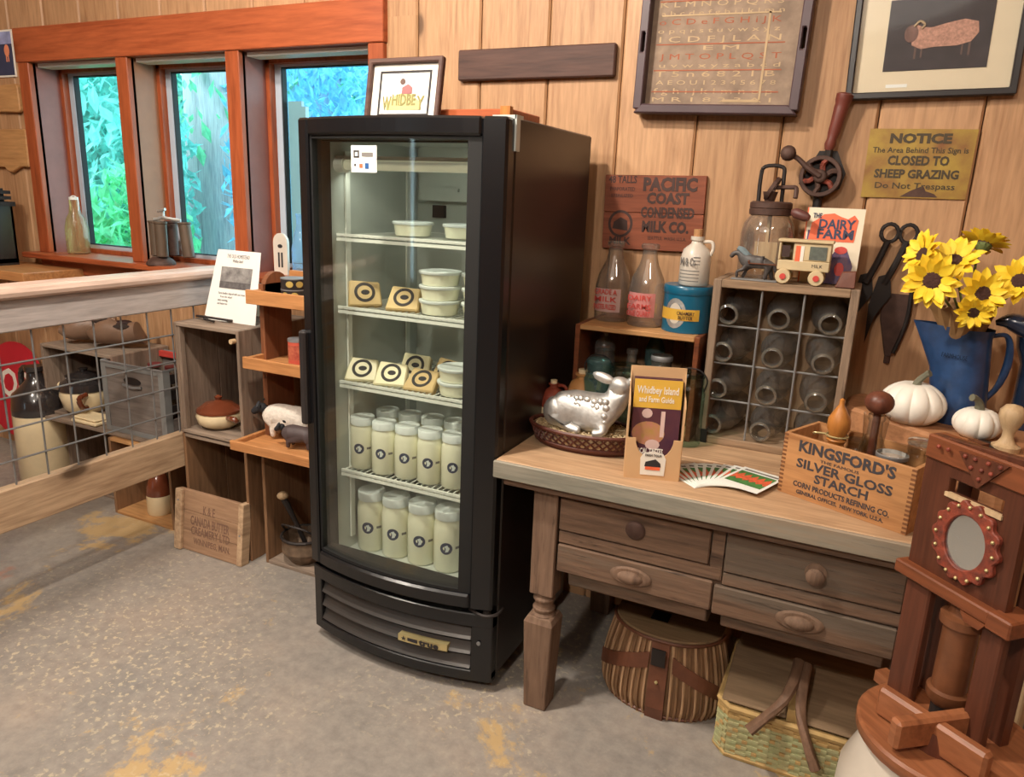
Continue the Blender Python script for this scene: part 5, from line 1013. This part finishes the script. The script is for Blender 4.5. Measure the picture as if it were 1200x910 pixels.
# ---------------------------------------------------------------- slab, pumpkins, pitcher
SZ2 = .888
sl_ = thing('wood_slab', 'thick live-edge wooden block under the pumpkins and blue pitcher', 'block', (.2, 2.1, TZ))
part('body', MB().prism([(.0, 2.16), (.004, 2.13), (.02, 2.105), (.10, 2.03), (.21, 1.935), (.305, 1.842), (.335, 1.83), (.40, 1.87), (.43, 2.0), (.43, 2.27), (.40, 2.30), (.03, 2.30), (.006, 2.25)], SZ2-TZ, TR(0, 0, TZ)), slabw, sl_, w=True, bv=.008)
one('pan_lid', MB().lathe([(.04, 0), (.042, .004), (.02, .008), (0, .009)], 20), darkiron, 'flat dark metal lid on the slab before the small pumpkin', 'lid', (.305, 1.912, SZ2), smooth=True)
def pumpkin(label, loc, R_, sq, ribs, stem, rz):
    t = thing('pumpkin', label, 'pumpkin', loc, rz, 'white pumpkins'); n = ribs*8; m_ = 14; vs = []
    for j in range(m_+1):
        ph = -pi/2+pi*j/m_
        for i in range(n):
            a_ = 2*pi*i/n; rib = 1-.10*(1-abs(sin(a_*ribs/2))**.5)*cos(ph)**.5 if abs(cos(ph)) > 1e-6 else 1
            rr = R_*cos(ph)*rib; zz = R_*sq*(sin(ph)*(1-.16*max(0, 1-abs(cos(ph))*2.2)) if True else 0)+R_*sq*.84
            vs.append((rr*cos(a_), rr*sin(a_), zz))
    mb = MB().add(vs, [(j*n+i, j*n+(i+1) % n, (j+1)*n+(i+1) % n, (j+1)*n+i) for j in range(m_) for i in range(n)])
    part('body', mb, pumpkinm, t, smooth=True); part('stem', MB().tube([Vector(p)+Vector((0, 0, R_*sq*1.66)) for p in stem], [.014, .009, .007, .009], 7), stemm, t, smooth=True); return t
pumpkin('larger white ribbed pumpkin with a crooked stem beside the starch box', (.152, 2.045, SZ2), .076, .74, 10, [(0, 0, -.012), (.004, 0, .01), (.016, -.004, .028), (.024, -.01, .036)], .2)
pumpkin('smaller white pumpkin at the right before the blue pitcher', (.288, 1.988, SZ2), .053, .74, 9, [(0, 0, -.01), (-.004, 0, .014), (-.016, -.004, .028), (-.03, -.006, .032)], .5)
ps = thing('wooden_pestle', 'pale turned wooden stamp with a mushroom head behind the cherry wood machine', 'kitchenware', (.338, 1.905, SZ2))
part('body', MB().lathe([(.028, 0), (.029, .012), (.018, .018), (.012, .03), (.012, .045), (.02, .06), (.026, .078), (.025, .092), (.016, .104), (0, .108)], 20), palew, ps, smooth=True)
pt = thing('enamel_pitcher', 'blue enamel pitcher filled with yellow sunflowers', 'pitcher', (.255, 2.13, SZ2))
vs = []; n = 28; PR = [(.066, 0), (.068, .004), (.064, .06), (.058, .13), (.052, .19), (.05, .215), (.053, .236)]
for r_, z in PR:
    for i in range(n):
        a_ = 2*pi*i/n; sp_ = max(0, cos(a_-pi))**6*max(0, (z-.10)/.136)*.075
        vs.append((r_*cos(a_)-sp_*1.0, r_*sin(a_), z+(.008 if z > .23 else 0)*max(0, cos(a_-pi))**4))
part('body', MB().add(vs, [(j*n+i, j*n+(i+1) % n, (j+1)*n+(i+1) % n, (j+1)*n+i) for j in range(len(PR)-1) for i in range(n)]+[tuple(reversed(range(n)))]), enamel, pt, smooth=True)
part('handle', MB().tube([(.048, 0, .222), (.075, 0, .226), (.088, 0, .20), (.09, 0, .15), (.08, 0, .10), (.058, 0, .06)], .0058, 8, sx=1.6), enamel, pt, smooth=True)
part('lettering', MB().text('FARMHOUSE', .016, TR(-.03, -.0555, .17) @ RZ(-.5) @ RX, .06, .0004), navyenamel, pt)
pot = thing('enamel_pot', 'dark navy enamel coffee pot with a long spout, cut by the right edge', 'pot', (.402, 2.14, SZ2))
part('body', MB().lathe([(.03, 0), (.03, .16), (.045, .2), (.052, .245), (.04, .29), (.02, .3)], 20), navyenamel, pot, smooth=True); part('spout', MB().tube([(-.03, -.02, .25), (-.07, -.02, .262), (-.10, -.02, .256)], [.028, .02, .006], 10), navyenamel, pot, smooth=True)
wr = MB(); rng = random.Random(31); n = 26; vs = []
for j, (r_, z) in enumerate([(.03, .16), (.046, .22), (.06, .262), (.07, .285)]):
    for i in range(n): a_ = 2*pi*i/n; q = 1+(.0 if j < 2 else rng.uniform(-.22, .22)); vs.append((r_*q*cos(a_)-.008*j, r_*q*sin(a_), z+(0 if j < 2 else rng.uniform(-.014, .02))))
one('paper_wrap', wr.add(vs, [(j*n+i, j*n+(i+1) % n, (j+1)*n+(i+1) % n, (j+1)*n+i) for j in range(3) for i in range(n)]), paint('brown_tissue', S(150, 116, 76), .8, var=.2, bmp=.3), 'crumpled brown paper stuffed in the mouth of the blue pitcher', 'paper', (.245, 2.13, SZ2))
# sunflowers
pm = MB(); PW = 1.3; pm.add([(x*PW, y*1.06, z) for x, y, z in [(0, 0, 0), (.007, .012, .002), (.009, .024, .003), (.005, .036, .001), (0, .043, -.002), (-.005, .036, .001), (-.009, .024, .003), (-.007, .012, .002), (0, .024, -.001)]], [(0, 1, 8, 7), (1, 2, 8), (2, 3, 8), (3, 4, 8), (4, 5, 8), (5, 6, 8), (6, 7, 8)])
PROTO = None
FL = [((.118, 2.05, 1.298), (-.75, -.5, .30), .98, 'facing left at the far left of the bunch'), ((.143, 2.0, 1.243), (-.1, -.95, .12), 1.12, 'large and open, front left above the spout'), ((.185, 2.07, 1.285), (-.3, -.7, .62), 1.12, 'tilted upward, behind the front left one'), ((.245, 2.12, 1.325), (.2, .45, .85), 1.05, 'topmost, turned away showing its green back'), ((.248, 2.0, 1.222), (.15, -.95, .15), .95, 'small-eyed, right of centre'), ((.235, 1.98, 1.18), (.05, -.92, -.3), .72, 'smallest and lowest'), ((.322, 2.05, 1.252), (-.15, -.9, .35), .98, 'cut by the right edge')]
for i, (c, d, k, txt) in enumerate(FL):
    M = TR(*c) @ align(d) @ Matrix.Scale(k, 4)
    f = thing('sunflower', 'yellow sunflower in the blue pitcher, %s' % txt, 'flower', M=M, group='sunflowers in the pitcher')
    rng = random.Random(20+i)
    for layer, (np_, r0, tilt, kk) in enumerate(((12, .014, .22, 1.0), (11, .013, .5, .86))):
        for j in range(np_):
            Mp = RZ(2*pi*(j+.5*layer)/np_+rng.uniform(-.12, .12)) @ TR(0, r0, .001+.002*layer) @ Matrix.Rotation(tilt+rng.uniform(-.18, .18), 4, 'X') @ Matrix.Rotation(rng.uniform(-.25, .25), 4, 'Y') @ Matrix.Scale(kk*rng.uniform(.9, 1.12), 4)
            if PROTO is None: PROTO = part('petal', pm, petal, f, smooth=True); PROTO.matrix_basis = Mp
            else: twin(PROTO, f, Mp)
    part('seed_disc', MB().lathe([(.018, 0), (.0175, .005), (.012, .007), (0, .006)], 16), seed, f, smooth=True)
    sp_ = MB()
    for j in range(9): a_ = 2*pi*j/9; sp_.add([(.006*cos(a_+1.5), .006*sin(a_+1.5), -.006), (.006*cos(a_-1.5), .006*sin(a_-1.5), -.006), (.024*cos(a_), .024*sin(a_), -.004)], [(0, 1, 2)])
    part('sepals', sp_.lathe([(.004, -.02), (.016, -.006), (.018, 0)], 12), leafgreen, f)
    inv = M.inverted(); tgt = [inv @ Vector(p) for p in ((.25, 2.12, .95), (.245, 2.11, 1.1))]
    part('stem', MB().tube([tgt[0], tgt[1], Vector((0, 0, -.05)), Vector((0, 0, -.008))], .003/k, 6), leafgreen, f)
# ---------------------------------------------------------------- cherry-wood machine on its churn
u_ = Vector((.692, -.722, 0)); az = math.atan2(u_.y, u_.x); MO = TR(.159, 1.537, 0) @ RZ(az)    # local x along the front, -y towards the viewer
cm = thing('churn_crock', 'big white stoneware churn standing on the floor at lower right', 'crock', (.262, 1.427, 0))
part('body', MB().lathe([(.15, 0), (.17, .02), (.176, .25), (.172, .33), (.14, .41), (.128, .432)], 32), stoneware, cm, smooth=True)
cw = thing('churn_machine', 'cherry wood dasher machine with an oval mirror on a round lid', 'machine', M=MO)
lid = part('round_lid', MB().lathe([(.153, .433), (.157, .438), (.157, .456), (.152, .461), (0, .461)], 40, TR(.15, .0, 0)), lidw, cw, smooth=True)
part('lid_batten', MB().box(-.05, .04, .02, .05, .43, .455), lidw, cw, w=False)
pan = part('mirror_panel', MB().ring([(.0, .735), (.205, .735), (.2, 1.0), (.19, 1.012), (.0, 1.0), (-.004, .99)], [(.055, .905), (.162, .905), (.162, .93), (.162, .932), (.055, .932), (.055, .92)], .018, TR(0, .012, 0) @ RX), cherryz, cw, bv=.002)
part('slot_sill', MB().box(.052, .165, -.010, .0, .898, .906), palew, cw)
part('top_board', MB().box(-.003, .25, -.012, .03, .955, 1.0), cherryx, cw, bv=.003)
part('corner_fret', MB().prism([(.07, .99), (.165, .995), (.118, .938)], .006, TR(0, -.012, 0) @ RX), cherryz, cw)
ov = part('oval_frame', MB().ring([(.113+.065*(1+.06*cos(14*q))*cos(q), .832+.074*(1+.06*cos(14*q))*sin(q)) for q in (2*pi*i/84 for i in range(84))], ell(.04, .05, 84, .113, .832), .012, TR(0, -.005, 0) @ RX), rustred, cw, bv=.002)
tk = MB()
for i in range(16): a_ = 2*pi*i/16; tk.ball(.0035, TR(.113+.057*cos(a_), -.018, .832+.068*sin(a_)), 8)
part('fret_bosses', tk, brass, ov); fb = MB()
for fx, fz in ((.085, .986), (.105, .987), (.13, .988), (.152, .989), (.1, .97), (.12, .972), (.138, .972), (.118, .955), (.03, .985), (.05, .986)): fb.ball(.0042, TR(fx, -.019, fz), 8)
part('bosses', fb, rustred, cw, kind='stuff'); part('oval_mirror', MB().prism(ell(.041, .051, 40, .113, .832), .005, TR(0, -.006, 0) @ RX), mirror, cw)
part('cross_bar', MB().box(-.012, .232, -.026, .006, .716, .742), cherryx, cw, bv=.003); part('bar_end', MB().box(.19, .235, -.03, .04, .712, .745), cherryx, cw, bv=.003)
part('bracket', MB().prism([(.14, .716), (.19, .716), (.18, .70), (.15, .70)], .03, TR(0, .004, 0) @ RX), cherryx, cw)
part('post', MB().box(.006, .062, -.008, .012, .455, .72), cherryz, cw, bv=.003); part('post', MB().box(.172, .214, -.008, .012, .455, .72), cherryz, cw, bv=.003)
part('back_post', MB().box(.02, .05, .06, .08, .455, .99), cherryz, cw); part('back_post', MB().box(.175, .205, .06, .08, .455, .99), cherryz, cw)
part('spool', MB().lathe([(.026, .50), (.03, .505), (.037, .514), (.037, .53), (.030, .534), (.0295, .664), (.038, .668), (.038, .684), (.026, .688), (.022, .7), (.022, .714)], 22, TR(.117, .018, 0)), paint('spool_brown', S(116, 72, 46), .4, var=.25, scale=20), cw, smooth=True)
part('spool_stand', MB().cyl(.024, .455, .50, 16, TR(.117, .018, 0)), darkiron, cw)
crs = MB(TR(.13, -.075, 0) @ RZ(RAD(20)))
part('cross_handle', MB(TR(.168, -.068, 0) @ RZ(RAD(10))).box(-.105, .10, -.013, .013, .462, .522), lidw, cw, bv=.006); part('cross_handle', MB(TR(.168, -.068, 0) @ RZ(RAD(84))).box(-.085, .07, -.013, .013, .472, .53), lidw, cw, bv=.006)
part('hub_block', MB().lathe([(.04, .461), (.034, .50)], 16, TR(.168, -.05, 0)), walnut, cw, smooth=True)
one('pale_board', MB().box(-.022, .022, -.012, .012, 0, .6), palew, 'pale upright board at the lower right edge', 'board', M=TR(.415, 1.70, 0) @ RZ(-.7), bv=.003)
# ---------------------------------------------------------------- under the table
cr = thing('fishing_creel', 'striped cane fishing creel with leather straps under the table', 'basket', (-.365, 1.93, 0))
N_ = 32; hw0, dp = .182, .135
def dshape(k, z, fl=0):
    pts = []
    for i in range(N_):
        a_ = pi*i/(N_-1); pts.append((-hw0*k*cos(a_), -(dp*k)*sin(a_)+fl, z))
    return pts + [(hw0*k, .10, z), (-hw0*k, .10, z)]
rows = [dshape(.92, .0), dshape(1.0, .04), dshape(.99, .1), dshape(.92, .17), dshape(.84, .225)]
vs = [p for r_ in rows for p in r_]; n = N_+2
part('body', MB().add(vs, [(j*n+i, j*n+(i+1) % n, (j+1)*n+(i+1) % n, (j+1)*n+i) for j in range(4) for i in range(n)]+[tuple(reversed(range(n)))]), creelm, cr, smooth=True)
for i in range(1, N_-1, 1):
    pass
rb = MB(); rd = MB()
for i in range(0, N_): 
    p = [Vector(r_[i]) for r_ in rows]; (rd if i % 2 else rb).tube([q+Vector((0, -.002, 0)) for q in p], .0045, 5)
part('dark_ribs', rd, creelm, cr, kind='stuff'); part('ribs', rb, wood('rib_cane', S(184, 148, 114), S(146, 108, 78), 'z', .6), cr, kind='stuff')
ld = dshape(.86, .228); lv = [(x, y, z) for x, y, z in ld]+[(x*.97, y*.95, z+.012) for x, y, z in ld]
part('lid', MB().add(lv, [tuple(range(n)), tuple(range(n, 2*n))]+[(i, (i+1) % n, n+(i+1) % n, n+i) for i in range(n)]), creellid, cr)
part('lid_edge', MB().tube([Vector(p)+Vector((0, -.002, .004)) for p in ld[:N_]], .005, 6), leather, cr); part('base_edge', MB().tube([Vector(p)+Vector((0, -.003, .006)) for p in rows[0][:N_]], .005, 6), leather, cr)
part('lid_opening', MB().box(-.05, .0, -.03, .02, .236, .2415), rubber, cr)
def strap(pts, wd): 
    mb = MB()
    for q in range(len(pts)-1):
        p, r_ = Vector(pts[q]), Vector(pts[q+1]); s_ = Vector((0, 0, 1)).cross(r_-p); s_ = (r_-p).cross(Vector((0, -1, 0))).normalized()*wd/2
        mb.add([p-s_, p+s_, r_+s_, r_-s_, p-s_+Vector((0, .004, 0)), p+s_+Vector((0, .004, 0)), r_+s_+Vector((0, .004, 0)), r_-s_+Vector((0, .004, 0))], [(0, 1, 2, 3), (7, 6, 5, 4), (0, 4, 5, 1), (1, 5, 6, 2), (2, 6, 7, 3), (3, 7, 4, 0)])
    return mb
part('front_strap', strap([(.005, -.118, .235), (.008, -.136, .17), (.008, -.145, .1), (.008, -.146, .04), (.006, -.136, .0)], .05), leather, cr)
def band(a0, z0_, a1, z1_, wd):                # a strap lying on the curved body
    mb = MB(); vs = []; K = [(0, .92), (.04, 1.0), (.1, .99), (.17, .92), (.225, .84)]
    for q in range(13):
        t = q/12; a_ = a0+(a1-a0)*t; zc = z0_+(z1_-z0_)*t
        for e in (-1, 1):
            z = zc+e*wd/2
            k = next((K[i][1]+(K[i+1][1]-K[i][1])*(z-K[i][0])/(K[i+1][0]-K[i][0]) for i in range(4) if K[i][0] <= z <= K[i+1][0]), .92)
            for o in (.003, .009): vs.append((-(hw0*k+o)*cos(a_), -(dp*k+o)*sin(a_), z))
    fs = [(4*i+1, 4*i+5, 4*i+7, 4*i+3) for i in range(12)]+[(4*i, 4*i+4, 4*i+5, 4*i+1) for i in range(12)]+[(4*i+2, 4*i+6, 4*i+7, 4*i+3) for i in range(12)]
    return mb.add(vs, fs)
part('cross_strap', band(pi*.46, .175, pi*.03, .075, .044), leather, cr); part('cross_strap', band(pi*.58, .175, pi*.97, .05, .044), leather, cr)
part('buckle', MB().box(-.012, .026, -.15, -.145, .175, .225), darkiron, cr); part('stud', MB().ball(.005, TR(.008, -.15, .125), 8), brass, cr)
pb = thing('picnic_basket', 'green and tan woven picnic basket with two board lids under the table', 'basket', (.0, 1.90, 0))
bx0, bx1, by0, by1, hz = -.185, .19, -.155, .16, .145
def wall_(p0, p1):                            # woven strips standing proud in a basket weave
    a_, b_ = MB(), MB(); p0, p1 = Vector(p0), Vector(p1); L_ = (p1-p0).length; d_ = (p1-p0)/L_; o_ = Vector((d_.y, -d_.x, 0)); nx = int(L_/.013); nz = 16
    for j in range(nz):
        for i in range(nx):
            h_ = .003 if (i//2+j) % 2 else .0; x = p0+d_*(L_*(i+.5)/nx); M = Matrix(((d_.x, o_.x, 0, x.x), (d_.y, o_.y, 0, x.y), (0, 0, 1, hz*(j+.5)/nz), (0, 0, 0, 1)))
            (a_ if j > 12 or (i+j*3) % 7 == 0 else b_).box(-L_/nx*.52, L_/nx*.52, -.002, .002+h_, -hz/nz*.42, hz/nz*.42, M)
    return a_, b_
A, B = MB(), MB()
cs = [(bx0, by0+.03), (bx0+.03, by0), (bx1-.03, by0), (bx1, by0+.03), (bx1, by1), (bx0, by1)]
for i in range(6):
    q0, q1 = cs[i], cs[(i+1) % 6]; x_, y_ = wall_((*q0, 0), (*q1, 0)); A.add(x_.v, x_.f); B.add(y_.v, y_.f)
part('tan_weave', A, strawtan, pb, kind='stuff'); part('green_weave', B, strawgreen, pb, kind='stuff')
part('inner_shell', MB().prism([(x*.98, y*.98) for x, y in cs], hz-.01, TR(0, 0, .004)), strawtan, pb)
part('rim_band', MB().tube([(x, y, hz) for x, y in cs], .009, 6, True), strawtan, pb); part('base_band', MB().tube([(x, y, .008) for x, y in cs], .008, 6, True), strawtan, pb)
for x0_, x1_, tl in ((bx0+.006, -.02, .0), (.02, bx1-.006, .0)):
    part('lid', MB().add([(x0_, by0+.012, hz+.004), (x1_, by0+.012, hz+.004), (x1_, .06, hz+.05), (x0_, .06, hz+.05), (x0_, by0+.012, hz+.014), (x1_, by0+.012, hz+.014), (x1_, .06, hz+.06), (x0_, .06, hz+.06)], [(3,2,1,0), (4,5,6,7), (0,1,5,4), (1,2,6,5), (2,3,7,6), (3,0,4,7)]), lidboard, pb, bv=.004)
part('lid_hinge', MB().box(-.02, .02, by0+.015, .06, hz, hz+.035), strawtan, pb); part('back_panel', MB().box(bx0+.01, bx1-.01, .062, by1, hz, hz+.052), lidboard, pb)
bentw = wood('bent_handle', S(128, 98, 78), S(92, 68, 54), 'y', .55, bmp=.1)
for pts in ([(-.012, -.02, .245), (-.016, -.09, .232), (-.035, -.15, .20), (-.075, -.19, .16), (-.10, -.21, .135)], [(.008, -.02, .24), (.006, -.09, .225), (.012, -.15, .18), (.04, -.185, .12), (.062, -.2, .08)]):
    part('handle', MB().tube(pts, [.012, .012, .011, .012, .014], 8, sx=1.2), bentw, pb, smooth=True)
